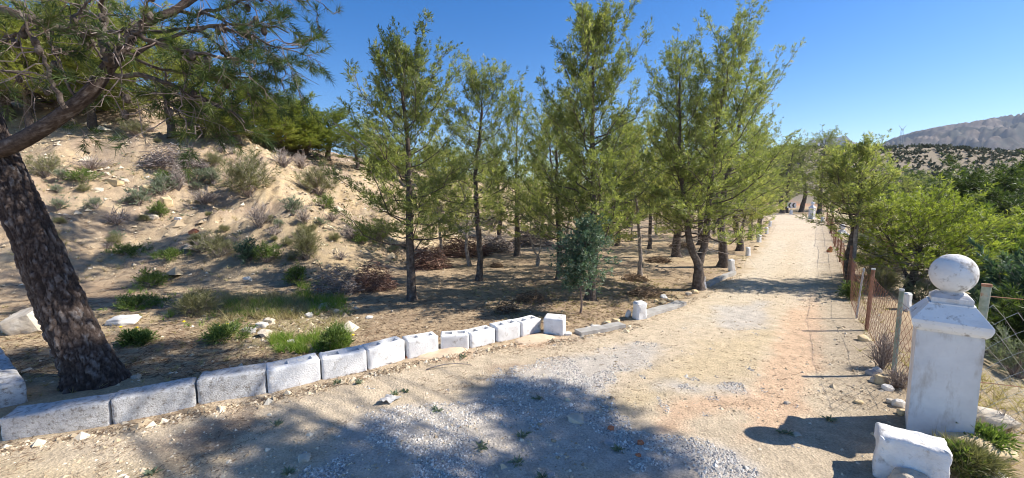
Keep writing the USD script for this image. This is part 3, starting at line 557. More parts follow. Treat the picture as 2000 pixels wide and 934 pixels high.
# the near pine: big leaning trunk with plated bark, limbs and long needled sprays
def bark_trunk(path, rads, ns, sides, seed, plate=0.028, amp=0.019):
    from scipy.spatial import cKDTree
    rng = np.random.default_rng(seed)
    p = spline(path, ns); r = spline(np.array(rads)[:, None], ns)[:, 0]
    v, f = tube(p, r, sides, False)
    L = np.concatenate([[0], np.cumsum(np.linalg.norm(np.diff(p, axis=0), axis=1))])
    th = np.tile(np.arange(sides) / sides, ns); sv = np.repeat(L, sides); rr = np.repeat(r, sides)
    circ = 2 * np.pi * np.mean(r)
    qn = np.stack([np.cos(th * 6.2832) * 2, np.sin(th * 6.2832) * 2, sv * 3], 1)
    uu, vv = th * circ + 0.05 * (fbm(qn * 2, 3, seed) - 0.5) + 0.02 * (fbm(qn * 9, 3, seed) - 0.5), sv / 3.0 + 0.02 * (fbm(qn * 8 + 4, 3, seed) - 0.5) + 0.03 * (fbm(qn * 2 + 9, 3, seed + 1) - 0.5)
    n = int(circ * L[-1] / 3.0 / plate ** 2)
    c = np.stack([rng.uniform(0, circ, n), rng.uniform(0, L[-1] / 3.0, n)], 1); c = np.vstack([c, c + [circ, 0], c - [circ, 0]])
    d, idx = cKDTree(c).query(np.stack([uu, vv], 1), k=2)
    edge = np.clip((d[:, 1] - d[:, 0]) / (plate * 0.45), 0, 1)
    lift = np.tile(rng.random(n), 3)[idx[:, 0]]
    hgt = amp * (edge ** 0.6 * (0.5 + 0.8 * lift) - 0.6) + 0.004 * (fbm(qn * 14, 3, seed + 2) - 0.5) * 2
    nrm = unit(v - np.repeat(p, sides, 0))
    hgt = hgt + amp * 2.2 * (fbm(np.stack([qn[:, 0] * 2.2, qn[:, 1] * 2.2, qn[:, 2] * 0.35], 1), 3, seed + 3) - 0.5) + 0.9 * amp * 12 * np.clip(1 - sv / 0.35, 0, 1) ** 2 * (fbm(np.stack([qn[:, 0] * 0.9, qn[:, 1] * 0.9, 0 * sv], 1), 2, seed + 6) - 0.45)
    v = v + nrm * (hgt * np.clip(rr / 0.16, 0.25, 1.2))[:, None]
    return v, f, np.clip(edge ** 0.7 * (0.35 + 0.3 * lift) * (0.45 + 1.1 * fbm(np.stack([qn[:, 0] * 5, qn[:, 1] * 5, qn[:, 2] * 9], 1), 3, seed + 8)), 0, 1)

b = stand(186, 748, 0.05)
NP = thing('large_pine_tree', 'large near pine with thick leaning trunk of plated dark bark behind the white blocks', 'pine tree', b)
loc = lambda px, py, Y: at_depth(px, py, Y) - b
d0 = b[1]
v, f, t = bark_trunk([(0.02, 0, -0.08), loc(164, 690, d0), loc(121, 600, d0 + 0.03), loc(68, 467, d0 + 0.06), loc(14, 350, d0 + 0.1), loc(-30, 250, d0 + 0.15), loc(-110, 60, d0 + 0.1), loc(-190, -150, d0)], [0.27, 0.178, 0.162, 0.152, 0.146, 0.138, 0.12, 0.10], 300, 130, 3)
obj('trunk', (v, f), 'plate_bark', NP, smooth=True, attrs={'tint': t})
limb = [loc(-20, 300, d0 + 0.12), loc(60, 265, d0 - 0.1), loc(125, 222, d0 - 0.15), loc(178, 178, d0 - 0.15), loc(212, 130, d0 - 0.1), loc(245, 88, d0), loc(262, 62, d0 + 0.1), loc(305, 35, d0 + 0.2), loc(350, 15, d0 + 0.3), loc(400, -60, d0 + 0.4)]
v, f, t = bark_trunk(limb, [0.075, 0.062, 0.056, 0.053, 0.049, 0.045, 0.04, 0.036, 0.03, 0.024], 160, 40, 4, 0.03, 0.008)
obj('limb', (v, f), 'plate_bark', NP, smooth=True, attrs={'tint': np.clip(t * 0.75 + 0.05, 0, 1)})
BR = [([(215, 125), (205, 90), (200, 40), (206, -30)], 0.045, -0.1), ([(-60, 10), (60, 36), (130, 60), (190, 66), (245, 58)], 0.04, -0.2), ([(245, 58), (300, 80), (360, 100), (430, 112), (500, 120)], 0.022, -0.2), ([(230, 112), (300, 88), (380, 60), (470, 48), (560, 62)], 0.02, 0.0),
      ([(222, 148), (300, 152), (350, 175), (420, 205), (480, 240)], 0.022, -0.1), ([(240, 100), (300, 130), (370, 145), (440, 152), (520, 140)], 0.016, 0.2), ([(330, 25), (400, 25), (450, 8), (520, -10), (630, -6)], 0.02, 0.3), ([(262, 62), (330, 60), (420, 55), (500, 75), (560, 100)], 0.018, 0.1),
      ([(128, 212), (95, 140), (60, 70), (20, -10)], 0.02, -0.3), ([(150, 190), (110, 120), (90, 50)], 0.012, -0.2), ([(60, 36), (30, 70), (-20, 90)], 0.014, -0.3), ([(-30, 80), (40, 66), (90, 50), (150, 30)], 0.014, 0.1), ([(130, 60), (160, 20), (190, -20)], 0.014, -0.2),
      ([(212, 130), (170, 70), (130, 10)], 0.013, 0.3), ([(245, 88), (280, 40), (290, -30)], 0.016, -0.2), ([(300, 152), (340, 215), (400, 250)], 0.01, -0.1), ([(380, 60), (430, 90), (480, 160)], 0.01, 0.15), ([(-40, -30), (60, -10), (160, -20), (240, -30)], 0.03, 0.2), ([(190, 66), (230, 110), (240, 190), (235, 225)], 0.009, -0.3), ([(350, 15), (420, -15), (500, -35), (600, -30)], 0.02, 0.4), ([(-60, 130), (20, 140), (80, 160), (110, 190)], 0.012, 0.3), ([(400, 25), (470, 60), (520, 100), (560, 130)], 0.012, 0.25)]
rng = np.random.default_rng(77)
wood, twig, P, D, TT, cones = MB(), MB(), [], [], [], []
for pts, r, dy in BR:
    c = [loc(x, y, d0 + dy + rng.normal(0, 0.06)) for x, y in pts]; bp = spline(c, 18); tt = np.linspace(0, 1, 18)
    bp[1:] += rng.normal(0, 0.010, (17, 3)); wood.add(*tube(bp, r * (1 - 0.72 * tt), 7), t=0.45)
    Ln = np.linalg.norm(np.diff(bp, axis=0), axis=1).sum()
    for q in range(int(Ln / 0.085)):
        u = rng.uniform(0.12, 1) ** 0.8; o = np.array([np.interp(u, tt, bp[:, k]) for k in range(3)]); d = unit(unit(bp[-1] - bp[0]) * rng.uniform(0.2, 1) + rng.normal(0, 0.65, 3) + [0, 0, -0.12])
        L2 = rng.uniform(0.18, 0.5); t2 = np.linspace(0, 1, 5); sp = o + d * (t2 * L2)[:, None]; sp[1:] += rng.normal(0, 0.02, (4, 3)); sp[:, 2] -= 0.10 * L2 * t2
        twig.add(*tube(sp, 0.0055 * (1 - 0.7 * t2), 4, False), t=rng.uniform(0.1, 0.8))
        if rng.random() < (0.16 if (o + b)[0] / (o + b)[1] > -0.9 else 0.72): continue
        for e in range(rng.integers(2, 6)):
            v3 = rng.uniform(0.35, 1); o3 = np.array([np.interp(v3, t2, sp[:, k]) for k in range(3)]); d3 = unit(d + rng.normal(0, 0.55, 3)); L3 = rng.uniform(0.04, 0.2)
            twig.add(*tube([o3, o3 + d3 * L3], [0.0028, 0.0015], 3, False), t=rng.uniform(0.1, 0.8))
            ns = 1 + int(L3 / 0.07); P.append(o3 + d3 * np.linspace(0.5, 1, ns)[:, None] * L3); D.append(unit(np.tile(d3, (ns, 1)) + rng.normal(0, 0.25, (ns, 3)))); TT.append(np.full(ns, rng.uniform(0.1, 0.8)))
    if rng.random() < 0.8:
        for q in range(2): cones.append(bp[rng.integers(6, 16)] + rng.normal(0, 0.03, 3) - [0, 0, 0.04])
UP, UD = [], []
for px, py, sz in [(120, 470, 0.5), (190, 520, 0.5), (270, 500, 0.5), (345, 470, 0.45), (410, 545, 0.4), (300, 555, 0.45), (215, 590, 0.45), (430, 480, 0.35), (160, 430, 0.4), (250, 440, 0.4), (340, 590, 0.3), (90, 560, 0.5), (470, 505, 0.3), (660, 560, 0.3), (600, 540, 0.3)]:
    g = hit(px, py); c = g + SUN * ((2.2 + 0.5 * g[1] + sz - g[2]) / (SUN[2] - 0.5 * SUN[1])) - b
    o = loc(-190, -150, d0) + [0, 0, 0.4 * rng.random()]; bp = spline([o, (o + c) / 2 + [0, 0, 0.5], c], 9); wood.add(*tube(bp, np.linspace(0.035, 0.006, 9), 5))
    n = int(170 * (sz / 0.4) ** 2); pp = unit(rng.normal(0, 1, (n, 3))) * (rng.random((n, 1)) ** 0.45) * sz * [1.1, 1.1, 0.6]
    for e in range(8): wood.add(*tube([c, c + pp[e]], [0.008, 0.003], 3, False))
    UP.append(c + pp); UD.append(unit(pp + [0, 0, 0.2]))
obj('branches', wood.out(), 'bark', NP, smooth=60)
obj('twigs', twig.out(), 'dead_twig', NP, attrs={'tint': twig.tint() * 0.7}, kind='stuff')
cr = MB().add(*brush(np.vstack(P), np.vstack(D), 0.07, 26, 0.090, 0.0046, 70, 22, rng, np.concatenate(TT)))
cr.add(*brush(np.vstack(UP), np.vstack(UD), 0.12, 14, 0.12, 0.014, 65, 20, rng))
obj('crown', cr.out(), 'near_needles', NP, attrs={'tint': cr.tint()})
for c in cones:
    s = trimesh.creation.icosphere(2, 1.0); vv = s.vertices.copy(); vv *= (1 + 0.18 * np.sin(vv[:, 2] * 16) * np.cos(np.arctan2(vv[:, 1], vv[:, 0]) * 6))[:, None]
    obj('pine_cone', (vv * [0.024, 0.024, 0.038] + c, s.faces), 'bark', NP, smooth=True)

# the pine beside the photographer whose crown throws its shade over the foreground
b = ground(6.2, 1.0)
cot = SUN[:2] / SUN[2]
SP = thing('shade_pine_tree', 'tall pine beside the gate whose shadow falls over the gravel', 'pine tree', b)
wood, P, D = MB(), [], []
wood.add(*tube(spline([(0, 0, -0.1), (-0.3, 0.1, 1.8), (-0.6, 0.5, 3.6), (-0.8, 0.8, 5.4), (-0.7, 1.0, 7.2)], 20), np.linspace(0.17, 0.05, 20), 9))
rng = np.random.default_rng(5)
SHADE = [(110, 815, 0.26, 1.2), (215, 790, 0.24, 1.2), (330, 768, 0.24, 1.2), (455, 745, 0.22, 1.2), (560, 728, 0.2, 1.1), (110, 770, 0.26, 1.2), (235, 742, 0.26, 1.2), (355, 722, 0.22, 1.2), (670, 715, 0.14, 1), (30, 840, 0.2, 1.2), (1010, 765, 0.32, 1), (1080, 790, 0.36, 1), (1165, 830, 0.36, 1), (1050, 835, 0.18, .8), (1225, 880, 0.34, 1), (1140, 900, 0.26, .6), (1290, 925, 0.22, .8), (1030, 925, 0.16, .6), (735, 862, 0.25, 1), (660, 895, 0.27, 1), (760, 940, 0.26, 1), (545, 845, 0.22, 1), (590, 905, 0.2, 1), (450, 850, 0.2, 1), 
         (60, 800, 0.34, 1), (160, 775, 0.38, 1), (280, 765, 0.36, 1), (420, 735, 0.32, 1), (540, 715, 0.25, .9), (650, 700, 0.2, .7), (300, 690, 0.4, 1), (180, 700, 0.4, 1), (430, 690, 0.3, .9), (60, 700, 0.42, 1), (130, 600, 0.5, 1), (40, 560, 0.5, 1), (740, 690, 0.12, .7), (850, 960, 0.4, .8), (1150, 980, 0.4, 1), (400, 1000, 0.5, .8)]
for q, (px, py, s, dn) in enumerate(SHADE):
    g = flat(px, py); h = 5.2 + 1.2 * rng.random() + (1.2 if px < 600 else 0)
    c = np.array([*(g + cot * h), h]) - b
    o = np.array([-0.6, 0.5, 3.6]) + (np.array([-0.7, 1.0, 7.2]) - np.array([-0.6, 0.5, 3.6])) * rng.random()
    bp = spline([o, o + (c - o) * 0.35 + [0, 0.15 * math.sin(q), 0.3], o + (c - o) * 0.7 + [0, -0.2 * math.sin(q * 2), -0.1], c], 12); wood.add(*tube(bp, np.linspace(0.022, 0.005, 12), 5))
    n = int(260 * dn * (s / 0.35) ** 2); pp = rng.normal(0, 1, (n, 3)); pp = c + pp / np.linalg.norm(pp, axis=1, keepdims=True) * (rng.random((n, 1)) ** 0.5) * s * [1.1, 1.1, 0.6]
    P.append(pp); D.append(unit(pp - c + [0, 0, 0.2]))
    for e in range(10): wood.add(*tube([c, pp[e % n]], [0.01, 0.003], 3, False))
obj('trunk', wood.out(), 'bark', SP, smooth=60)
v, f, t = brush(np.vstack(P), np.vstack(D), 0.12, 16, 0.11, 0.009, 65, 20, rng)
obj('crown', (v, f), 'needles', SP, attrs={'tint': t})

# ------------------------------------------------------------------ olive sapling, bushes and shrubs
def bushy(seed, w, h, n, leaf, nn, nl, lw, stem=0.006, spread=(0.15, 1.25), base=0.1, curve=0.25, shoot=0.10, sideleaf=5, ang=(55, 20), tint=(0.5, 0.25)):
    """stems fanning out from one root, leaves along their upper part"""
    rng = np.random.default_rng(seed); wood, lf = MB(), MB(); P, D = [], []
    for q in range(n):
        a = rng.uniform(0, 6.28); tl = rng.uniform(*spread); L = h * rng.uniform(0.6, 1.1); k = np.array([math.cos(a) * math.sin(tl) * w / h, math.sin(a) * math.sin(tl) * w / h, math.cos(tl) * 0.9 + 0.1]); t = np.linspace(0, 1, 6)
        o = np.array([math.cos(a), math.sin(a), 0]) * rng.uniform(0, base) * w
        p = o + k * (t * L)[:, None]; p[:, 2] += curve * L * t * (1 - t) + 0.0; p[1:] += rng.normal(0, 0.03 * L, (5, 3)); p[:, 2] = np.maximum(p[:, 2], 0.0)
        wood.add(*tube(p, stem * (1 - 0.75 * t), 4, False), t=rng.uniform(0.1, 1))
        for e in range(3 if leaf else 6):
            u = rng.uniform(0.3, 0.95); o2 = np.array([np.interp(u, t, p[:, c]) for c in range(3)]); d2 = unit(unit(k) + rng.normal(0, 0.55, 3)); L2 = L * rng.uniform(0.15, 0.42)
            m = o2 + d2 * L2 * 0.5 + rng.normal(0, 0.04 * L2, 3); wood.add(*tube([o2, m, o2 + d2 * L2 + [0, 0, 0.05 * L2]], [stem * 0.55, stem * 0.4, stem * 0.18], 3, False), t=rng.uniform(0.2, 1))
            if leaf:
                s = rng.uniform(0.3, 1, sideleaf); P.append(o2 + d2 * (s * L2)[:, None]); D.append(unit(d2 + rng.normal(0, 0.4, (sideleaf, 3)) + [0, 0, 0.25]))
    if leaf:
        v, f, t = brush(np.vstack(P), np.vstack(D), shoot, nn, nl, lw, *ang, rng, np.clip(tint[0] + tint[1] * rng.normal(0, 1, sum(map(len, P))), 0, 1)); lf.add(v, f, t)
    return wood, lf

SH = 'shrubs on the sandy slope'
def shrub(name, label, px, py, wpx, hpx, kind, seed, cat='shrub', group=SH, n=None, base=None, stemmat=None):
    p = stand(px, py) if base is None else base
    w, h = wpx / px_m(p) * 0.5, hpx / px_m(p)
    big = max(w, h)
    a = {'broom': ('broom', dict(nn=9, nl=0.10, lw=0.006, n=n or 46)), 'grey': ('grey_leaves', dict(nn=12, nl=0.05, lw=0.010, n=n or 34)), 'green': ('lush_leaves', dict(nn=8, nl=0.06, lw=0.012, n=n or 30)), 'olive': ('olive_leaves', dict(nn=12, nl=0.055, lw=0.014, n=n or 50)),
         'dark': ('dark_needles', dict(nn=14, nl=0.08, lw=0.010, n=n or 50)), 'dry': (None, dict(nn=0, nl=0, lw=0, n=n or 60)), 'red': (None, dict(nn=0, nl=0, lw=0, n=n or 80))}[kind]
    kw = dict(a[1])
    if kw['nl']: kw['nl'] *= max(0.7, big / 0.7); kw['lw'] *= max(0.75, big / 0.7)
    wood, lf = bushy(seed, w, h, leaf=a[0], stem=0.0045 * max(1, p[1] / 7), **kw)
    t = thing(name, label, cat, p, group=group)
    obj('stems', wood.out(), stemmat or ('red_twig' if kind == 'red' else 'dead_twig'), t, attrs={'tint': wood.tint()})
    if lf.n: obj('foliage', lf.out(), a[0], t, attrs={'tint': lf.tint()}, kind='stuff')
    return t
for q, s in enumerate([
    ('broom_shrub', 'large grey green broom shrub in the middle of the sandy slope', 487, 383, 100, 78, 'broom'), ('broom_shrub', 'greyish broom shrub right of the large one, upper slope', 622, 382, 80, 60, 'broom'), ('dry_shrub', 'upright dead grey shrub below the brush heap', 348, 374, 30, 52, 'dry'),
    ('grey_shrub', 'small grey green shrub on the sandy slope under the broom', 572, 424, 34, 34, 'grey'), ('dry_shrub', 'small dry shrub touching the grey green one on bare sand', 594, 440, 32, 30, 'dry'), ('dry_shrub', 'wispy lilac grey dead shrub low on the bare sand', 508, 444, 56, 50, 'dry'), ('green_shrub', 'bright green low tuft on bare sand near the pine with the dead branch', 636, 410, 36, 20, 'green'),
    ('broom_shrub', 'straw green broom casting a dark shadow at the slope foot', 600, 508, 54, 58, 'broom'), ('grey_shrub', 'dark blue green shrub at the slope foot', 488, 510, 34, 36, 'olive'), ('green_shrub', 'leafy mid green shrub beside the dark blue green one', 522, 515, 48, 40, 'green'), ('green_shrub', 'round green herb at the slope foot below the straw broom', 582, 556, 36, 34, 'green'),
    ('grey_shrub', 'small green shrub beside yellow stones on the ledge', 312, 424, 24, 26, 'green'), ('grey_shrub', 'grey green herb above the yellow boulder', 318, 382, 44, 38, 'grey'), ('grey_shrub', 'pale sage herb on the ledge left of the yellow boulder', 272, 402, 44, 30, 'grey'), ('green_shrub', 'fresh green herb by the dead upright shrub', 326, 362, 34, 24, 'green'), ('green_shrub', 'low green weeds on the ledge beside the leaning trunk', 165, 358, 60, 22, 'green'),
    ('grey_shrub', 'sage herb right of the upright dead shrub', 392, 358, 38, 30, 'grey'), ('grey_shrub', 'small sage herb left of the large broom', 418, 366, 24, 30, 'grey'), ('dry_shrub', 'dry trailing shrub below the sage herbs', 398, 398, 70, 30, 'dry'), ('dry_shrub', 'grey thorny mat on the ledge under the near limb', 180, 334, 90, 26, 'dry'), ('broom_shrub', 'olive shrub right of the brush heap', 418, 328, 34, 26, 'broom'),
    ('dry_shrub', 'purplish dry shrub under the crowning pine', 555, 326, 50, 36, 'dry'), ('dry_shrub', 'dry shrub on the upper slope edge under the pines', 590, 330, 40, 30, 'dry'), ('broom_shrub', 'broom in the shade on the weedy flat', 430, 500, 70, 44, 'broom'), ('broom_shrub', 'straw coloured bush on the weedy flat behind the block wall', 382, 612, 76, 42, 'broom'),
    ('green_shrub', 'low green weed patch in the shade beside the leaning trunk', 270, 600, 100, 18, 'green'), ('green_shrub', 'low green weed clump higher in the shade of the flat', 250, 500, 90, 16, 'green'), ('green_shrub', 'shaded weed clump in the middle of the flat', 330, 505, 80, 16, 'green'), ('green_shrub', 'sunlit feathery green weed with yellow flowers near the blocks', 440, 664, 80, 24, 'green'), ('green_shrub', 'feathery green weed at the foot of the leaning trunk', 268, 672, 56, 18, 'green'),
    ('green_shrub', 'tall green weed standing against the block wall', 655, 680, 40, 40, 'green'), ('grey_shrub', 'pale weed behind the straw bush', 300, 560, 60, 26, 'green'), ('dry_shrub', 'dry stalk shrub on sand beside the pine with the dead branch', 690, 468, 46, 34, 'dry'), ('green_shrub', 'green shrub under the low branches of the pine with the dead branch', 708, 478, 28, 28, 'green'), ('broom_shrub', 'broom at the far foot of the slope', 745, 470, 60, 40, 'broom'),
    ('grey_shrub', 'pale bush low on the slope behind the slender pine', 962, 446, 46, 30, 'grey'), ('dry_shrub', 'dry bush on the slope left of the thin pale pine', 880, 440, 50, 36, 'dry'), ('broom_shrub', 'broom on the sandy slope between two grove pines', 850, 420, 50, 30, 'broom'), ('broom_shrub', 'olive broom under the slope pines above the brush heap', 265, 268, 40, 24, 'broom'), ('dark_shrub', 'dark shrub in the shade beside the leaning trunk, on the ledge', 90, 345, 70, 36, 'broom')]):
    shrub(*s, seed=100 + q)
TG = 'small dry tussocks on the open slope'
rng = np.random.default_rng(333); TUS = []
for q in range(110):
    px, py = rng.uniform(90, 1000), rng.uniform(230, 520); p = hit(px, py)
    if hill_d(p[:1], p[1:2])[0][0] < 0.6 or p[1] > 24: continue
    if len(TUS) < 4: TUS.append(shrub('tussock', 'small dry tussock on the open sandy slope', px, py, 24, 18, ('broom', 'dry', 'grey', 'broom')[len(TUS)], 300 + q, 'tussock', TG, n=26)); continue
    o = TUS[q % 4]; dup(o, 'small dry tussock on the open sandy slope', p - [0, 0, 0.02], rng.uniform(0, 6.28), rng.uniform(0.35, 0.85) * 9 / p[1] if p[1] > 9 else rng.uniform(0.35, 0.85), TG)
G2 = 'scrub beyond the fence'
for q, s in enumerate([('fence_shrub', 'grey green scrub behind the fence, next to the fence pine', 1700, 540, 70, 60, 'broom'), ('fence_shrub', 'silvery scrub behind the fence near the brick wall', 1690, 490, 50, 40, 'grey'), ('fence_shrub', 'green scrub below the bent black trunk', 1740, 545, 60, 50, 'broom'), ('fence_shrub', 'tall grey scrub between the wire posts', 1722, 575, 60, 50, 'broom'),
        ('fence_shrub', 'scrub behind the gate pillar cap', 1800, 590, 90, 60, 'grey'), ('fence_shrub', 'green weed at the fence foot under the fence pine', 1662, 585, 20, 32, 'green'), ('fence_shrub', 'dry weeds along the fence foot by the greenish post', 1722, 720, 50, 70, 'dry'), ('fence_shrub', 'straw weeds caught in the wire beside the gate pillar', 1755, 760, 50, 40, 'dry'), ('fence_shrub', 'grey thicket beyond the wire right of the pillar', 1985, 740, 110, 90, 'grey'),
        ('fence_shrub', 'dry straw tuft beside the flat rock', 1955, 845, 40, 46, 'dry'), ('fence_shrub', 'green creeping leaves at the pillar foot', 1915, 880, 70, 34, 'green'), ('fence_shrub', 'grassy clump in front of the flat rock', 1890, 925, 70, 40, 'broom'), ('fence_shrub', 'green sprig at the edge of the white boulder', 1868, 930, 30, 40, 'green')]):
    shrub(*s, seed=200 + q, group=G2)
for q, (x, y, w, h, kind, lab) in enumerate([(8.3, 6.3, 250, 190, 'olive', 'dark leafy shrub at the picture edge behind the gate pillar'), (6.9, 5.2, 190, 140, 'dark', 'dense dark bush close behind the wire right of the pillar'), (12.5, 10.2, 230, 190, 'green', 'bright green leafy bush at the picture edge beyond the spreading pine'), (10.4, 8.3, 170, 120, 'olive', 'silvery olive bush at the picture edge under the bright bush')]):
    g = ground(x, y); shrub('leafy_bush', lab, 0, 0, w * 800 / 800, h, kind, 260 + q, 'bush', 'bushes beyond the fence', n=95, base=g)

# olive sapling
b = stand(1133, 613); OS = thing('olive_sapling', 'bushy blue green olive sapling on a thin stem beside the plank edging', 'sapling', b)
rng = np.random.default_rng(9); wood, P, D = MB(), [], []
wood.add(*tube(spline([(0, 0, 0), (0.01, 0, 0.3), (-0.01, 0.02, 0.62), (0.05, 0, 1.0), (0.08, 0, 1.35)], 14), np.linspace(0.017, 0.006, 14), 7), t=0.3)
for q in range(120):
    h = rng.uniform(0.42, 1.3); a = rng.uniform(0, 6.28); L = (0.46 - 0.25 * abs((h - 0.8) / 0.6)) * rng.uniform(0.5, 1.15); e = rng.uniform(-0.25, 0.9); d = np.array([math.cos(a) * math.cos(e), math.sin(a) * math.cos(e), math.sin(e)]); o = np.array([0.02 + 0.03 * h, 0, h])
    t = np.linspace(0, 1, 5); p = o + d * (t * L)[:, None]; p[1:] += rng.normal(0, 0.02, (4, 3)); wood.add(*tube(p, 0.005 * (1 - 0.7 * t), 3, False), t=rng.uniform(0, 0.6))
    n = 14; s = rng.uniform(0.2, 1.05, n); P.append(o + d * (s * L)[:, None] + rng.normal(0, 0.035, (n, 3))); D.append(unit(d + rng.normal(0, 0.6, (n, 3)) + [0, 0, 0.2]))
obj('stem', wood.out(), 'dead_twig', OS, attrs={'tint': wood.tint() * 0.5})
v, f, t = brush(np.vstack(P), np.vstack(D), 0.07, 9, 0.048, 0.013, 60, 30, rng)
obj('crown', (v, f), 'olive_leaves', OS, attrs={'tint': t})
# heaps of cut brush
def heap(name, label, px, py, wpx, hpx, m, seed, n=420, deep=0.6, cat='brush heap', group='heaps of cut brush', tw=0.004):
    p = stand(px, py); rng = np.random.default_rng(seed); w, h = wpx / px_m(p) * 0.5, hpx / px_m(p); mb = MB()
    for q in range(n):
        a, r = rng.uniform(0, 6.28), math.sqrt(rng.random()); x, y = math.cos(a) * r * w, math.sin(a) * r * w * deep
        z = h * (1 - r * r) ** 0.6 * rng.uniform(0.05, 1.0); d = unit(np.array([rng.normal(), rng.normal() * 0.7, rng.normal(0, 0.35)])); L = w * rng.uniform(0.25, 0.7); t = np.linspace(-0.5, 0.5, 4)
        s = np.array([x, y, z]) + d * (t * L)[:, None]; s += rng.normal(0, 0.03 * L, (4, 3)); s[:, 2] += 0.25 * L * (0.25 - t ** 2) - 0.05 * L
        s[:, 2] = np.maximum(s[:, 2], 0.01)
        mb.add(*tube(s, tw * max(1, p[1] / 7) * rng.uniform(0.6, 1.8) * np.array([1, 0.9, 0.7, 0.35]), 3, False), t=rng.random())
    t = thing(name, label, cat, p, group=group); obj('branches', mb.out(), m, t, attrs={'tint': mb.tint()}); return t
heap('brush_heap', 'wide grey heap of dead branches high on the slope', 340, 328, 112, 46, 'dead_twig', 1, 700)
heap('brush_heap', 'reddish brown heap of dead brush beside the pine with the dead branch', 728, 566, 90, 62, 'red_twig', 2, 700)
heap('brush_heap', 'dark shaded heap of brush left of the reddish one', 655, 574, 90, 66, 'dead_twig', 3, 600)
heap('brush_heap', 'rusty red heap of pine brush against the slope foot', 838, 524, 84, 54, 'red_twig', 4, 700)
heap('brush_heap', 'long dark heap of brush behind the slender pine', 900, 500, 110, 44, 'red_twig', 5, 700)
heap('brush_heap', 'heap of grey brush left of the straight dark trunk', 970, 492, 74, 34, 'dead_twig', 6, 600)
heap('brush_heap', 'rounded heap of dark brush behind the forked sapling', 1036, 480, 80, 38, 'dead_twig', 7, 600)
LP = 'little piles of raked pine litter'
for q, (px, py, w, h, lab) in enumerate([(990, 612, 50, 28, 'small pile of raked needles nearest the block wall'), (1037, 588, 62, 24, 'dark pile of twigs in the shade behind the blocks'), (970, 522, 26, 12, 'tiny pile of needles between two grove pines'), (1240, 547, 56, 14, 'earth and twig pile round the slim young pine'), (1262, 578, 70, 22, 'dark twig pile in front of the thick pine'), (1285, 512, 50, 14, 'low twig pile in the middle of the grove'), (1330, 484, 44, 12, 'low pile behind the thick dark pine')]):
    heap('litter_pile', lab, px, py, w, h, 'litter', 20 + q, 380, 0.8, 'litter pile', LP, 0.003)

# ------------------------------------------------------------------ loose cover: grass, litter, gravel
def scatter(n, px0, px1, py0, py1, rng, keep=None):
    """points on the flat land, evenly over a window of the view, thinned by keep(x, y)"""
    px, py = rng.uniform(px0, px1, n), rng.uniform(py0, py1, n)
    d = np.stack([(px - 1000) / FPX, math.cos(PITCH) + (467 - py) / FPX * math.sin(PITCH), -math.sin(PITCH) + (467 - py) / FPX * math.cos(PITCH)], 1)
    d *= (-EYE[2] / d[:, 2])[:, None]; x, y = d[:, 0], d[:, 1]
    k = np.ones(n, bool) if keep is None else keep(x, y)
    return x[k], y[k]
def area(n, poly, rng):
    pg = shapely.Polygon([tuple(flat(*p)) for p in poly]).buffer(0); x0, y0, x1, y1 = pg.bounds
    x, y = rng.uniform(x0, x1, n), rng.uniform(y0, y1, n); k = shapely.contains_xy(pg, x, y); return x[k], y[k]
def blades(x, y, rng, nn, nl, w, a=(8, 45), tint=None, sc=None):
    pos = np.stack([x, y, Hgt(x, y) - 0.005], 1); return brush(pos, np.tile([0, 0, 1.0], (len(x), 1)) + rng.normal(0, 0.12, (len(x), 3)), 0.01, nn, nl, w, *a, rng, tint, 0.15)
rng = np.random.default_rng(11); g = MB()
for poly, n, nl in [([(580, 575), (670, 575), (680, 615), (600, 618)], 130, 0.22), ([(600, 650), (680, 645), (690, 685), (610, 690)], 150, 0.20), ([(520, 660), (600, 655), (600, 690), (540, 690)], 150, 0.14), ([(410, 640), (470, 630), (480, 670), (420, 670)], 120, 0.14), ([(440, 590), (570, 590), (570, 620), (440, 620)], 130, 0.16), ([(240, 560), (420, 570), (420, 640), (260, 640)], 160, 0.14), ([(580, 560), (640, 555), (640, 580), (580, 585)], 60, 0.2)]:
    x, y = area(n * 2, poly, rng); k = fbm(np.stack([x, y, 0 * x], 1) * 3.0, 2, 77) > 0.47; x, y = x[k], y[k]; g.add(*blades(x, y, rng, 11, nl, 0.006, tint=rng.uniform(0.1, 0.9, len(x))))
obj('grass', g.out(), 'grass', attrs={'tint': g.tint()}, label='fresh green grass tufts and weeds on the flat behind the block wall', cat='grass', kind='stuff')
g = MB()
onhill = lambda x, y: (hill_d(x, y)[0] > 0.3)
for poly, n, nl in [([(430, 580), (600, 575), (610, 625), (440, 630)], 520, 0.18), ([(380, 570), (680, 570), (690, 690), (400, 680)], 350, 0.15), ([(0, 600), (400, 600), (700, 720), (0, 800)], 300, 0.08), ([(1640, 520), (1700, 520), (1790, 760), (1680, 700)], 450, 0.13), ([(1750, 700), (2050, 700), (2050, 960), (1860, 960)], 420, 0.14), ([(900, 560), (1300, 545), (1330, 600), (1000, 650)], 800, 0.05), ([(1380, 560), (1440, 530), (1480, 500), (1440, 500), (1300, 560), (1200, 620)], 400, 0.06)]:
    x, y = area(n * 2, poly, rng); g.add(*blades(x, y, rng, 9, nl, 0.005, (15, 65), tint=rng.uniform(0.0, 1, len(x))))
x, y = rng.uniform(-16, 8, 14000), rng.uniform(6, 30, 14000); k = onhill(x, y) & (fbm(np.stack([x, y, 0 * x], 1) * 0.6, 3, 71) > 0.54); x, y = x[k][:2200], y[k][:2200]
g.add(*blades(x, y, rng, 9, 0.16, 0.008, (15, 60), tint=rng.uniform(0.0, 1, len(x))))
obj('dry_grass', g.out(), 'dry_grass', attrs={'tint': g.tint()}, label='thin dry straw grass scattered over slope, verge and grove', cat='grass', kind='stuff')
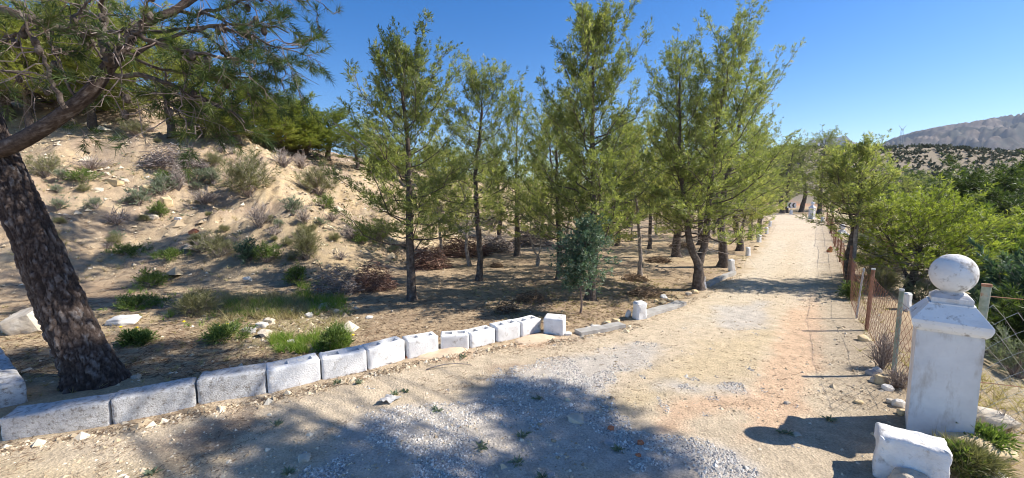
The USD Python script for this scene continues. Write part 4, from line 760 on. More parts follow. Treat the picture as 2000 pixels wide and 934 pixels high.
# small green weeds on the slope and the road
g = MB(); x, y = rng.uniform(-16, 4, 16000), rng.uniform(5.5, 20, 16000); k = onhill(x, y) & (fbm(np.stack([x, y, 0 * x], 1) * 0.45, 3, 72) > 0.56) & (x < -3); x, y = x[k][:900], y[k][:900]
g.add(*blades(x, y, rng, 12, 0.09, 0.012, (20, 75), tint=rng.uniform(0.3, 1, len(x))))
for px, py in [(855, 803), (1020, 850), (1210, 880), (938, 872), (790, 765), (770, 770), (700, 750), (660, 748), (540, 830), (1617, 818), (1530, 845), (300, 925), (1755, 925), (905, 700), (1010, 905), (1050, 780), (640, 690), (560, 925), (1060, 934)]:
    c = flat(px, py); g.add(*blades(np.full(5, c[0]) + rng.normal(0, 0.012, 5), np.full(5, c[1]) + rng.normal(0, 0.012, 5), rng, 4, 0.06, 0.016, (35, 80), tint=0.3))
obj('weeds', g.out(), 'grey_leaves', attrs={'tint': g.tint()}, label='small scattered green weeds on slope and track', cat='weeds', kind='stuff')

def bits(x, y, s, rng, flatness=0.7, sink=0.25, tint=None):
    """angular little stones: squashed, jittered octahedra"""
    n = len(x); o = np.array([[1, 0, -0.5], [0, 1, -0.5], [-1, 0, -0.5], [0, -1, -0.5], [0.25, 0.15, 0.8]], float); F = np.array([[0, 1, 4], [1, 2, 4], [2, 3, 4], [3, 0, 4]])
    v = o[None] * rng.uniform(0.55, 1.25, (n, 5, 1)) + rng.normal(0, 0.16, (n, 5, 3)); a = rng.uniform(0, 6.28, n); c, sn = np.cos(a)[:, None], np.sin(a)[:, None]
    v = np.stack([v[..., 0] * c - v[..., 1] * sn, v[..., 0] * sn + v[..., 1] * c, v[..., 2] * flatness], -1) * np.asarray(s)[:, None, None]
    v[..., 2] += (Hgt(x, y) + np.asarray(s) * flatness * (1 - sink) * 0.5)[:, None]; v[..., 0] += x[:, None]; v[..., 1] += y[:, None]
    f = (np.arange(n)[:, None, None] * 5 + F[None]).reshape(-1, 3); t = np.repeat(rng.random(n) if tint is None else tint, 5); return v.reshape(-1, 3), f, t
rng = np.random.default_rng(12); g = MB()
gp = [shapely.Polygon([tuple(flat(*p)) for p in poly]).buffer(0.02) for poly in GRAVEL]
def gravelly(x, y):
    q = np.stack([x, y, 0 * x], 1); e = (fbm(q * 2.2, 4, 32) - 0.5) * 0.5; ok = np.zeros(len(x), bool)
    for pg in gp: dd = shapely.distance(pg, shapely.points(x, y)); ok |= (dd < 0.03 + np.minimum(e, 0.12)) | ((dd < 0.5) & (fbm(q * 7, 2, 95) > 0.80))
    return ok & (fbm(q * 3.1, 3, 90) > 0.38)
for n, py0, py1, sz in [(34000, 640, 760, 0.0085), (34000, 740, 940, 0.0078)]:
    x, y = scatter(n, 560, 1560, py0, py1, rng, gravelly); g.add(*bits(x, y, rng.lognormal(math.log(sz), 0.38, len(x)), rng, 0.7, 0.65))
obj('gravel', g.out(), 'stone_bits', attrs={'tint': g.tint()}, label='grey crushed gravel spread over the track', cat='gravel', kind='stuff')
g = MB(); inr = lambda x, y: shapely.contains_xy(road_poly, x, y)
x, y = scatter(9000, 0, 1800, 560, 940, rng, lambda x, y: inr(x, y) & (fbm(np.stack([x, y, 0 * x], 1) * 1.5, 3, 91) > 0.42)); g.add(*bits(x, y, rng.lognormal(math.log(0.007), 0.5, len(x)), rng, 0.6))
x, y = scatter(2500, 1400, 1680, 440, 600, rng, inr); g.add(*bits(x, y, rng.lognormal(math.log(0.009), 0.4, len(x)), rng, 0.6))
x, y = scatter(2600, 0, 1400, 520, 760, rng, lambda x, y: ~inr(x, y)); g.add(*bits(x, y, rng.lognormal(math.log(0.010), 0.55, len(x)), rng, 0.6))
x, y = area(900, [(500, 580), (700, 585), (700, 680), (480, 680)], rng); g.add(*bits(x, y, rng.lognormal(math.log(0.018), 0.6, len(x)), rng, 0.6))
x, y = rng.uniform(-16, 6, 14000), rng.uniform(5, 24, 14000); k = onhill(x, y); x, y = x[k][:6500], y[k][:6500]; g.add(*bits(x, y, rng.lognormal(math.log(0.024), 0.65, len(x)), rng, 0.6)); k = fbm(np.stack([x, y, 0 * x], 1) * 0.5, 3, 45) > 0.53; x, y = x[k][:900] + 0.1, y[k][:900]; g.add(*bits(x, y, rng.lognormal(math.log(0.055), 0.45, len(x)), rng, 0.6))
x, y = area(1500, [(1600, 560), (1690, 560), (1790, 760), (1860, 960), (1560, 960), (1600, 700)], rng); g.add(*bits(x, y, rng.lognormal(math.log(0.010), 0.6, len(x)), rng, 0.65))
base = np.array([flat(*p) for p in [(2, 872), (217, 836), (385, 801), (523, 775), (628, 750), (718, 730), (795, 708), (917, 688), (1018, 667), (1100, 663), (1240, 634), (1372, 576), (1440, 533)]])
def along(n, spread): u = rng.uniform(0, len(base) - 1, n); k = u.astype(int); q = base[k] + (base[k + 1] - base[k]) * (u - k)[:, None]; return q[:, 0] + np.abs(rng.normal(0, spread, n)) * 0.5, q[:, 1] - np.abs(rng.normal(0, spread, n))
x, y = along(1700, 0.09); g.add(*bits(x, y, rng.lognormal(math.log(0.010), 0.6, len(x)), rng, 0.65))
WALLFOOT = along(1500, 0.10)
obj('pebbles', g.out(), 'sand_bits', attrs={'tint': g.tint()}, label='loose pale pebbles and stone chips strewn over track and slope', cat='pebbles', kind='stuff')
g = MB()
def lie(x, y, L, rng, w=0.004, tint=None):
    n = len(x); a = rng.uniform(0, 6.28, n); d = np.stack([np.cos(a), np.sin(a), rng.normal(0, 0.12, n)], 1); p = np.stack([x, y, Hgt(x, y) + 0.006], 1)
    return brush(p - d * L * 0.5, d, 0.0, 2, L, w, 12, 12, rng, tint)
x, y = scatter(26000, 0, 1480, 425, 740, rng, lambda x, y: ~inr(x, y) & (hill_d(x, y)[0] < 1.0)); g.add(*lie(x, y, 0.10, rng, 0.006))
x, y = area(9000, [(0, 830), (520, 770), (790, 705), (1130, 665), (1180, 680), (900, 760), (640, 850), (500, 940), (0, 950)], rng); x, y = x[:5200], y[:5200]; k = fbm(np.stack([x, y, 0 * x], 1) * 2.4, 3, 93) > 0.47; g.add(*lie(x[k], y[k], 0.055, rng, 0.003))
x, y = rng.uniform(-16, 4, 16000), rng.uniform(5, 24, 16000); k = onhill(x, y) & (fbm(np.stack([x, y, 0 * x], 1) * 0.7, 3, 41) > 0.46); x, y = x[k][:6000], y[k][:6000]; g.add(*lie(x, y, 0.16, rng, 0.009))
g.add(*lie(*WALLFOOT, 0.06, rng, 0.004))
x, y = scatter(1600, 1150, 1700, 480, 800, rng, inr); g.add(*lie(x, y, 0.05, rng, 0.003))
obj('pine_litter', g.out(), 'litter', attrs={'tint': g.tint()}, label='fallen brown needles and twigs under the pines', cat='litter', kind='stuff')
# scrub dotting the far hill
rng = np.random.default_rng(13); g = MB(); x, y = rng.uniform(50, 200, 16000), rng.uniform(68, 126, 16000); k = (fbm(np.stack([x, y, 0 * x], 1) * 0.05, 3, 5) > 0.40) & (y < 124) & (x / y > 0.6) & (x / y < 1.6); x, y = x[k][:7000], y[k][:7000]
x, y = x[:1700], y[:1700]; pos = np.stack([x, y, Hgt(x, y) + 0.1], 1) + rng.normal(0, 0.12, (len(x), 3)); g.add(*brush(pos, np.tile([0, 0, 1.0], (len(x), 1)) + rng.normal(0, 0.3, (len(x), 3)), 0.3, 9, 0.8, 0.45, 80, 30, rng))
obj('scrub', g.out(), 'scrub', attrs={'tint': g.tint() * 0.8 + 0.2}, label='low dark scrub dotting the far brown hill', cat='scrub', kind='stuff')

# ------------------------------------------------------------------ stones
def rock(seed, sx, sy, sz, rough=0.05, n=22, refine=0.16):
    rng = np.random.default_rng(seed); p = unit(rng.normal(size=(n, 3))) * rng.uniform(0.8, 1.0, (n, 1)); p = np.sign(p) * np.abs(p) ** 0.75
    m = manifold3d.Manifold.hull_points(p.tolist()) if hasattr(manifold3d.Manifold, 'hull_points') else None
    m = m.refine_to_length(refine).to_mesh(); v = np.array(m.vert_properties[:, :3]); f = np.array(m.tri_verts)
    v += unit(v) * ((fbm(v * 2.5 + seed, 4, seed) - 0.5) * rough * 5)[:, None]
    v *= [sx, sy, sz]; return v, f
def stone(name, label, px, py, wpx, hpx, m, seed, cat='stone', group=None, deep=0.8, sink=0.25, refine=0.3, rot=None):
    p = hit(px, py); w, h = wpx / px_m(p) / 2, hpx / px_m(p)
    t = thing(name, label, cat, (p[0], p[1] + w * deep * 0.6, p[2] + h * (0.5 - sink)), rot if rot is not None else 0.0, group=group)
    obj('stone_body', rock(seed, w, w * deep, h * 0.62, refine=refine), m, t, smooth=28); return t
stone('boulder', 'pale rounded boulder behind the leaning trunk at the picture edge', 32, 652, 96, 68, 'limestone', 1, 'boulder', refine=0.1)
stone('flat_stone', 'flat pale slab lying right of the leaning trunk', 228, 636, 66, 18, 'pale_stone', 2, refine=0.15)
stone('boulder', 'long flat yellowish rock right of the gate pillar', 1945, 905, 125, 48, 'yellow_stone', 3, 'boulder', refine=0.1)
stone('boulder', 'brown rounded rock in front of the white squared stone', 1797, 985, 96, 62, 'limestone', 4, 'boulder', refine=0.1)
stone('boulder', 'pale rock at the lower picture corner below the flat rock', 1965, 950, 110, 44, 'pale_stone', 5, 'boulder', refine=0.1)
stone('boulder', 'pale stone behind the flat rock, below the wire', 1960, 850, 90, 50, 'limestone', 6, 'boulder', refine=0.12)
for q, (px, py, w, h, m, lab) in enumerate([
    (318, 402, 28, 20, 'yellow_stone', 'rounded yellow boulder on the slope ledge'), (196, 350, 30, 14, 'limestone', 'slab tipped on the ledge below the near limb'), (214, 362, 34, 14, 'yellow_stone', 'yellow slab below the tipped one on the ledge'), (238, 358, 20, 10, 'limestone', 'small slab right of the tipped one'), (278, 372, 24, 12, 'yellow_stone', 'angular stone above the sage herb'), (290, 430, 30, 12, 'limestone', 'flat stone under the yellow boulder'), (346, 436, 14, 8, 'pale_stone', 'white chip on the slope below the yellow boulder'), (368, 400, 12, 10, 'yellow_stone', 'small yellow stone right of the boulder'), (446, 394, 16, 8, 'limestone', 'flat stone alone on bare sand'), (190, 376, 16, 10, 'limestone', 'stone at the ledge end by the trunk'), (480, 548, 16, 8, 'pale_stone', 'white stone at the slope foot'),
    (508, 642, 26, 14, 'pale_stone', 'white squared stone in the grass patch'), (480, 652, 36, 12, 'grey_stone', 'grey pipe shaped stone in the grass patch'), (522, 634, 28, 12, 'limestone', 'brownish flat stone in the grass patch'), (512, 660, 30, 18, 'limestone', 'buried pale stone below the grey one'), (566, 672, 18, 12, 'pale_stone', 'white stone by the block wall grass'), (602, 620, 20, 12, 'pale_stone', 'pale stone between the grass tufts'), (632, 600, 16, 10, 'pale_stone', 'white stone among the upper grass'), (656, 612, 14, 9, 'limestone', 'stone right of the upper grass'), (720, 622, 16, 7, 'pale_stone', 'white chip on the brown flat'), (263, 742, 20, 10, 'limestone', 'stone resting on the block by the leaning trunk'),
    (1298, 584, 18, 9, 'pale_stone', 'white flat stone left of the tilted post'), (1228, 622, 14, 18, 'pale_stone', 'two faced white stone left of the stout post'), (1186, 634, 24, 10, 'yellow_stone', 'yellow stone behind the split plank'), (1204, 630, 20, 12, 'yellow_stone', 'squarish yellow stone behind the split plank'), (1165, 640, 24, 8, 'pale_stone', 'white flat stone behind the split plank'), (1150, 642, 16, 8, 'limestone', 'brown stone on the split plank end'), (1110, 656, 18, 8, 'pale_stone', 'pale chip by the last white block'), (1106, 634, 14, 10, 'yellow_stone', 'yellow stone behind the last white block'),
    (1282, 594, 14, 9, 'yellow_stone', 'yellow stone behind the long plank'), (1296, 596, 16, 8, 'yellow_stone', 'second yellow stone behind the long plank'), (1310, 590, 16, 9, 'yellow_stone', 'yellow stone near the long plank end'), (1330, 584, 18, 9, 'yellow_stone', 'yellow stone between plank and tilted post'), (1346, 578, 16, 9, 'limestone', 'stone just left of the tilted post foot'), (1358, 574, 16, 10, 'yellow_stone', 'yellow stone at the tilted post foot'),
    (1692, 668, 26, 14, 'yellow_stone', 'yellow stone at the rusty post foot'), (1706, 735, 22, 16, 'grey_stone', 'grey stone in the fence foot rubble'), (1726, 752, 30, 26, 'yellow_stone', 'blocky yellow stone in the fence foot rubble'), (1712, 748, 22, 14, 'limestone', 'stone in the rubble beside the blocky yellow one'), (1738, 768, 24, 14, 'pale_stone', 'pale stone at the rubble end'), (1760, 800, 26, 20, 'pale_stone', 'pale stone leaning by the gate pillar'), (1744, 790, 18, 12, 'limestone', 'small stone left of the pale leaning one'), (1764, 815, 20, 14, 'yellow_stone', 'yellowish stone between pillar and rubble'), (1718, 725, 20, 12, 'pale_stone', 'white stone at the rubble top'),
    (590, 908, 34, 14, 'limestone', 'flat tan stone set in the foreground gravel'), (1128, 826, 44, 12, 'limestone', 'pale flat stone in the shaded gravel'), (1190, 872, 26, 8, 'grey_stone', 'grey flat stone in the shaded gravel'), (1540, 790, 14, 7, 'limestone', 'stone chip on the peach rut'), (1560, 852, 20, 8, 'limestone', 'chip by the pillar shadow'), (1680, 790, 20, 8, 'yellow_stone', 'flat chip on the verge'), (1076, 934, 26, 8, 'grey_stone', 'grey stone at the bottom of the picture')]):
    stone('loose_stone', lab, px, py, w, h, m, 30 + q, group='loose stones', sink=0.3)
for q, (px, py, w, h, lab) in enumerate([(375, 457, 20, 12, 'orange tile shard on the slope in shade'), (1194, 845, 18, 8, 'red tile shard at the shadow edge'), (1252, 872, 16, 9, 'round red brick crumb on the gravel'), (1247, 898, 14, 9, 'red brick crumb nearest the picture foot'), (796, 702, 10, 6, 'red brick chip under the block joint'), (621, 577, 20, 14, 'dark red brick lump in the grass patch')]):
    stone('tile_shard', lab, px, py, w, h, 'terracotta', 90 + q, 'tile shard', 'red tile shards', sink=0.2)

# ------------------------------------------------------------------ white concrete blocks
def block_mesh(L, D, H, seed, holes=2, chip=0.006, open_top=True):
    b = manifold3d.Manifold.cube((L, D, H)).translate((0, 0, 0))
    if open_top:
        w = L * 0.27
        for q in range(holes): b = b - manifold3d.Manifold.cube((w, D - 0.11, 0.10)).translate((L * (0.27 + 0.46 * q) - w / 2, 0.055, H - 0.06))
    m = b.refine_to_length(0.022).to_mesh(); v = np.array(m.vert_properties[:, :3], float); f = np.array(m.tri_verts)
    c = np.array([L / 2, D / 2, H / 2]); s = (v - c) / c
    edge = (np.abs(s) > 0.97).sum(1)
    q = v * 9 + seed * 3.1
    v += np.stack([fbm(q + k * 17, 4, seed + k) - 0.5 for k in range(3)], 1) * chip * 2.4
    v -= np.sign(s) * (np.abs(s) > 0.97) * ((edge >= 2) * 0.0055 * (0.4 + 1.4 * fbm(v * 14 + seed, 3, seed + 5)))[:, None]
    return v, f
BG = 'white painted concrete blocks edging the track'
BL = [((2, 866), (217, 829), 'worn_block', 0.18, False, 'nearest weathered white block in front of the leaning trunk'), ((220, 829), (384, 794), 'worn_block', 0.20, False, 'second weathered block from the picture edge, mortar topped'), ((387, 792), (521, 768), 'worn_block', 0.215, False, 'third block along the wall, dappled with shade'),
      ((524, 768), (628, 743), 'white_block', 0.215, True, 'fourth block along the wall with dark core holes'), ((630, 743), (718, 723), 'white_block', 0.215, True, 'fifth block along the wall with two core holes'), ((721, 722), (793, 701), 'white_block', 0.215, True, 'sixth block along the wall, half in shade, cracked top'),
      ((796, 701), (858, 688), 'white_block', 0.20, True, 'seventh block, at the dip of the wall'), ((861, 686), (917, 683), 'white_block', 0.16, True, 'low eighth block sunk in peach earth'), ((920, 682), (968, 669), 'white_block', 0.18, True, 'ninth block with two square holes open'), ((971, 669), (1017, 659), 'white_block', 0.19, True, 'tenth block with sand filled holes'),
      ((1019, 659), (1057, 648), 'white_block', 0.18, True, 'eleventh block, next to the turned end block'), ((1061, 653), (1101, 657), 'white_block', 0.21, False, 'end block of the wall, turned and tilted towards the track')]
for q, (a, c, m, H, op, lab) in enumerate(BL):
    A2, B2 = flat(*a), flat(*c); d = B2 - A2; L = np.linalg.norm(d); D = 0.20
    t = thing('concrete_block', lab, 'concrete block', (A2[0], A2[1], float(Hgt(*((A2 + B2) / 2))) - 0.03), math.atan2(d[1], d[0]), group=BG, rx=0.05 if q == 11 else 0.02 * math.sin(q * 7), ry=0.012 * math.sin(q * 3.3) if 3 <= q < 11 else 0)
    obj('block_body', block_mesh(L - 0.003, D, H + 0.03, q + 1, 2, 0.007 if m == 'worn_block' else 0.003, op), m, t, smooth=35)
e0, e1 = flat(60, 795), flat(-40, 640)
dd = unit(e1 - e0)
for q, lab in enumerate(['sunlit block starting the side row at the picture edge', 'second block of the side row, dappled with shade', 'third block of the side row beside the boulder']):
    s = e0 + dd * (q * 0.52 + 0.10); t = thing('concrete_block', lab, 'concrete block', (s[0], s[1], float(Hgt(*s)) - 0.03), math.atan2(dd[1], dd[0]), group=BG)
    obj('block_body', block_mesh(0.5, 0.24, 0.22, 40 + q, 2, 0.006, False), 'worn_block', t, smooth=35)
# low bank of peach earth against the blocks
for q, (px, py, w, h, lab) in enumerate([(865, 692, 120, 8, 'low peach earth heap under the dip of the block wall'), (1045, 664, 100, 9, 'low peach earth heap under the last blocks')]):
    p = hit(px, py); w /= px_m(p) * 2; n = 24; gx, gy = np.meshgrid(np.linspace(-1, 1, n), np.linspace(-1, 1, n)); r = np.sqrt(gx ** 2 + gy ** 2); ax, ay = gx * w, gy * 0.16
    ca, sa = math.cos(0.42), math.sin(0.42); xx, yy = p[0] + ax * ca - ay * sa, p[1] + ax * sa + ay * ca
    zz = Hgt(xx, yy) + 0.026 * np.clip(1 - r ** 2, 0, 1) * (0.6 + fbm(np.stack([xx, yy, 0 * xx], -1) * 6, 3, 4)) - 0.02 * (r > 0.9); ii = np.arange(n - 1)[:, None] * n; jj = np.arange(n - 1)[None]; qd = np.stack([ii + jj, ii + jj + 1, ii + n + jj + 1, ii + n + jj], -1).reshape(-1, 4)
    obj('earth_heap', (np.stack([xx, yy, zz], -1).reshape(-1, 3), qd), 'peach_earth', smooth=True, label=lab, cat='earth heap', group='peach earth heaps')

# ------------------------------------------------------------------ marker posts and planks at the track edge
def post_mesh(w, d, h, seed, taper=0.9):
    b = manifold3d.Manifold.cube((w, d, h), True).translate((0, 0, h / 2)).refine_to_length(0.03); m = b.to_mesh(); v = np.array(m.vert_properties[:, :3], float); f = np.array(m.tri_verts)
    k = 1 - (1 - taper) * (v[:, 2:] / h); v[:, :2] *= k
    s = np.stack([v[:, 0] / (w / 2), v[:, 1] / (d / 2), (v[:, 2] - h / 2) / (h / 2)], 1); e = (np.abs(s) > 0.88).sum(1) >= 2
    v -= np.sign(s) * e[:, None] * 0.014; v += np.stack([fbm(v * 12 + seed + k * 9, 3, seed + k) - 0.5 for k in range(3)], 1) * 0.022; return v, f
MG = 'white marker posts along the track edge'
for q, (px, py, w, h, tilt, rz, lab) in enumerate([(1252, 626, 26, 34, 0.0, 0.35, 'stout white post between the two planks'), (1374, 566, 18, 26, -0.20, 0.3, 'white post tilted against the forked pine'), (1432, 530, 12, 24, -0.12, 0.3, 'white post leaning left at the kerb board end'), (1463, 500, 9, 17, -0.05, 0.4, 'white post fourth along the track edge'), (1484, 474, 8, 15, 0, 0.4, 'grey white post in the tree shade across the track edge'),
        (1499, 457, 6, 13, -0.05, 0.3, 'small white post where the edge begins to bend'), (1505, 443, 5, 11, 0.05, 0.2, 'small white post at the bend beside pale stones'), (1489, 431, 5, 8, 0, 0.1, 'tiny grey post at the mouth of the bend'), (1470, 418, 5, 8, 0, 0, 'tiny white post past the bend behind the tree row'), (1431, 419, 8, 10, 0, 0, 'white box post up the bend between tree trunks'), (1608, 433, 6, 9, 0, 0.6, 'small white post at the fence end near the far pillar')]):
    p = hit(px, py); s = 1 / px_m(p)
    t = thing('marker_post', lab, 'marker post', (p[0], p[1] + w * s * 0.4, p[2] - 0.03), rz, group=MG, ry=tilt); obj('post_body', post_mesh(w * s, w * s * 0.8, h * s + 0.03, q + 3), 'white_block', t, smooth=35)
def plank(name, label, a, c, wd, th, m, seed, cat, z=0.0):
    A2, B2 = hit(*a), hit(*c); d = B2 - A2; L = float(np.linalg.norm(d[:2])); bm = manifold3d.Manifold.cube((L, wd, th)).refine_to_length(0.05).to_mesh(); v = np.array(bm.vert_properties[:, :3], float); f = np.array(bm.tri_verts)
    v[:, 1] += (fbm(np.stack([v[:, 0] * 5, v[:, 1] * 0, v[:, 2] * 0], 1), 3, seed) - 0.5) * 0.05; v[:, 2] += (fbm(v * 5, 3, seed + 1) - 0.5) * 0.012
    t = thing(name, label, cat, (A2[0], A2[1], min(A2[2], B2[2]) - 0.008 + z), math.atan2(d[1], d[0]), group=None); obj('board_body', (v, f), m, t, smooth=35); return t
plank('plank', 'split grey plank lying flat at the track edge before the stout post', (1135, 656), (1222, 640), 0.15, 0.055, 'board', 1, 'plank')
plank('plank', 'long grey plank lying at the track edge after the stout post', (1262, 624), (1342, 598), 0.17, 0.06, 'board', 2, 'plank')
plank('kerb_board', 'narrow grey kerb board running from the tilted post to the leaning one', (1385, 561), (1438, 537), 0.10, 0.09, 'board', 3, 'kerb board')
for q, (px, py) in enumerate([(1476, 488), (1479, 483), (1490, 468), (1494, 462), (1500, 450), (1502, 446), (1500, 438), (1496, 434), (1446, 522), (1454, 510)]):
    stone('edging_stone', 'pale stone in the string of stones lining the bend', px, py, 9, 4, 'yellow_stone', 130 + q, 'edging stone', 'stones lining the bend', sink=0.3)

# ------------------------------------------------------------------ gate pillars
def square_frustum(levels):
    """rings of (half width, z) -> closed solid"""
    v, f = [], []
    for w, z in levels: v += [(-w, -w, z), (w, -w, z), (w, w, z), (-w, w, z)]
    n = len(levels)
    for q in range(n - 1):
        for k in range(4): a, b2 = q * 4 + k, q * 4 + (k + 1) % 4; f += [(a, b2, b2 + 4), (a, b2 + 4, a + 4)]
    f += [(0, 2, 1), (0, 3, 2), (n * 4 - 4, n * 4 - 3, n * 4 - 2), (n * 4 - 4, n * 4 - 2, n * 4 - 1)]; return trimesh.Trimesh(v, f, process=False)
def soften(m, edge, amp, seed, length=0.03):
    mm = manifold3d.Manifold(manifold3d.Mesh(np.asarray(m.vertices, np.float32), np.asarray(m.faces, np.uint32))).refine_to_length(length).to_mesh(); v = np.array(mm.vert_properties[:, :3], float)
    v += np.stack([fbm(v * 7 + seed + k * 5, 4, seed + k) - 0.5 for k in range(3)], 1) * amp; return v, np.array(mm.tri_verts)
def pillar(label, loc, rotz, scale=None, rx=0.0):
    t = thing('gate_pillar', label, 'gate pillar', loc, rotz, scale, 'white gate pillars topped with balls', rx=rx)
    obj('body', soften(square_frustum([(0.165, -0.15), (0.165, 0.10), (0.168, 0.80), (0.164, 0.846), (0.166, 0.848)]), 0, 0.006, 1), 'plaster', t, smooth=25)
    obj('cap', soften(square_frustum([(0.17, 0.845), (0.188, 0.868), (0.198, 0.90), (0.198, 0.925), (0.118, 1.035), (0.116, 1.045)]), 0, 0.0035, 2, 0.02), 'lichen_plaster', t, smooth=22)
    obj('plinth', soften(square_frustum([(0.105, 1.04), (0.105, 1.082), (0.078, 1.108), (0.074, 1.11)]), 0, 0.003, 3, 0.02), 'plaster', t, smooth=22)
    a = np.linspace(-1.12, math.pi / 2, 22); R0 = 0.127; prof = [(0.086, 1.105), (0.060, 1.118), (0.054, 1.126)] + [(R0 * math.cos(x), 1.252 + 0.142 * math.sin(x)) for x in a]; prof[-1] = (0.0001, prof[-1][1])
    m = trimesh.creation.revolve(np.array(prof), sections=56); v = np.array(m.vertices); v += np.stack([fbm(v * 12 + k, 3, 9 + k) - 0.5 for k in range(3)], 1) * 0.006
    obj('ball', (v, m.faces), 'lichen_plaster', t, smooth=40); return t
pz = float(Hgt(*P1)) - 0.055
PIL1 = pillar('near white gate pillar topped with a ball, right of the track', (P1[0], P1[1], pz), -0.73)
b = at_depth(1643, 470, 19.5); g = ground(b[0], b[1]); pillar('white gate pillar half hidden behind the rusty fence by the fence pine', (b[0], b[1], at_depth(1647, 438, 19.5)[2] - 1.39), 0.0)
g = stand(1585, 428); pillar('far white gate pillar at the bend of the track', g, 0.5)
# squared white stone in front of the near pillar
v, f = block_mesh(0.32, 0.22, 0.29, 77, 2, 0.022, False)
pp = flat(1760, 968)
t = thing('white_boulder', 'roughly squared white painted stone standing before the near gate pillar', 'painted stone', (pp[0] - 0.02, pp[1] + 0.16, float(Hgt(*pp)) - 0.01), -0.68, rx=-0.03); obj('stone_body', (v, f), 'white_block', t, smooth=35)

# ------------------------------------------------------------------ fences
def wire_panel(a, b2, h, step, r, z0=0.03, lean=0.0):
    mb = MB(); L = np.linalg.norm(b2 - a); d = (b2 - a) / L; n = int(L / step); k = int(h / step) + 1
    s0 = np.arange(n)[:, None] * step; j = np.arange(k)[None]; s = np.minimum(s0 + ((j + np.arange(n)[:, None]) % 2) * step * 1.04, L); x, y = a[0] + d[0] * s, a[1] + d[1] * s; z = np.broadcast_to(z0 + j * (h / (k - 1)), s.shape)
    sag = 0.05 * np.sin(s * 2.1 + a[0]) * (z / h); base = Hgt(x, y)
    nx, ny = -d[1], d[0]; th = 0.002 * ((j % 2) * 2 - 1) + 0.02 * np.sin(s * 1.7)
    pts = np.stack([x + nx * th, y + ny * th, base + z - np.abs(sag)], -1)
    for p in pts: mb.add(*tube(p, r, 3, False))
    return mb
def wire(pts, r): return tube(pts, r, 4)
def fence_post(parent, p, h, r, m, top=None, rx=0.0, label=None):
    pts = np.array([[p[0], p[1], p[2] - 0.1], [p[0] + rx * 0.5, p[1], p[2] + h * 0.5], [p[0] + rx, p[1], p[2] + h]])
    q = obj('post', tube(spline(pts, 8), r, 12), m, parent, smooth=40, label=label)
    if top: obj('post_cap', trimesh.creation.cylinder(r * 1.12, 0.02, sections=12, transform=trimesh.transformations.translation_matrix(pts[-1])), top, q, smooth=40)
FT = thing('chain_link_fence', 'rusty chain link fence with posts running along the track to the bend', 'fence')
fpos = [ground(*(P1 + FD * 0.42 + FN * 0.0))] + [ground(*flat(*p)) for p in FENCE_PX]
spec = [None, (0.86, 0.019, 'green_post', 'steel'), (0.82, 0.021, 'rust', 'steel'), (0.74, 0.012, 'steel', None), (0.80, 0.02, 'rust', None), (0.66, 0.02, 'rust', None), (0.66, 0.024, 'rust', None), (1.0, 0.05, 'rust', None), (0.95, 0.03, 'rust', None)]
for q, s in enumerate(spec):
    if s: fence_post(FT, fpos[q], s[0], s[1], s[2], s[3], rx=(0.03, 0.0, 0.02, 0.05)[q % 4], label={1: 'greenish steel post with rust', 2: 'rust red post with a pale cap', 3: 'thin grey post'}.get(q))
for q in range(len(fpos) - 1):
    a, c = fpos[q][:2], fpos[q + 1][:2]; far = fpos[q][1] > 9
    hh = 0.74 if q < 3 else (0.58 if q in (4, 5) else 0.70)
    obj('wire_mesh', wire_panel(a, c, hh, (0.052 if q < 3 else 0.06) if not far else 0.10, 0.0019 if not far else 0.0026).out(), 'rust_wire', FT)
    for z in (0.05, hh * 0.5, hh):
        n = 8; s = np.linspace(0, 1, n); x, y = a[0] + (c[0] - a[0]) * s, a[1] + (c[1] - a[1]) * s; obj('strand', tube(np.stack([x, y, Hgt(x, y) + z - 0.025 * np.sin(s * 3.14)], 1), 0.0025 if not far else 0.005, 4), 'rust_wire', FT)
RT = thing('wire_fence', 'wire fence starting at the green post right of the near pillar', 'fence')
g0 = ground(*(P1 + np.array([0.34, 0.10]))); fence_post(RT, g0, 1.10, 0.026, 'green_post', 'rust', rx=0.03, label='green steel post with a reddish top')
a, c = g0[:2], g0[:2] + np.array([2.6, -0.4])
obj('wire_mesh', wire_panel(a, c, 0.95, 0.085, 0.0018).out(), 'steel', RT)
for z in (0.35, 1.02): s = np.linspace(0, 1, 9); obj('strand', tube(np.stack([a[0] + (c[0] - a[0]) * s, a[1] + (c[1] - a[1]) * s, g0[2] + z - 0.06 * np.sin(s * 3.14)], 1), 0.003, 4), 'rust_wire', RT)
# a pole by the fence pine, a white bucket-like stone behind the wire, the stone at the fence foot
g = ground(*(flat(1660, 560) + FN * 0.02)); pl = np.array([g - [0, 0, 0.1], (g + (at_depth(1676, 405, g[1] + 0.1))) / 2, at_depth(1676, 405, g[1] + 0.1)]); t = thing('wooden_pole', 'weathered brown wooden pole leaning beside the fence pine', 'pole', g); obj('pole_shaft', tube(spline(pl - g, 8), np.linspace(0.04, 0.032, 8), 9), 'pale_bark', t, smooth=60)
p = ground(*(flat(1711, 596) + FN * 0.35)); t = thing('painted_stone', 'white painted stone just behind the wire mesh', 'painted stone', p, 0.4); obj('stone_body', post_mesh(0.13, 0.11, 0.30, 50), 'white_block', t, smooth=35)
stone('brick_lump', 'pinkish lump of masonry at the fence foot in the tree shade', 1622, 493, 12, 16, 'terracotta', 160, 'masonry lump', deep=0.7)

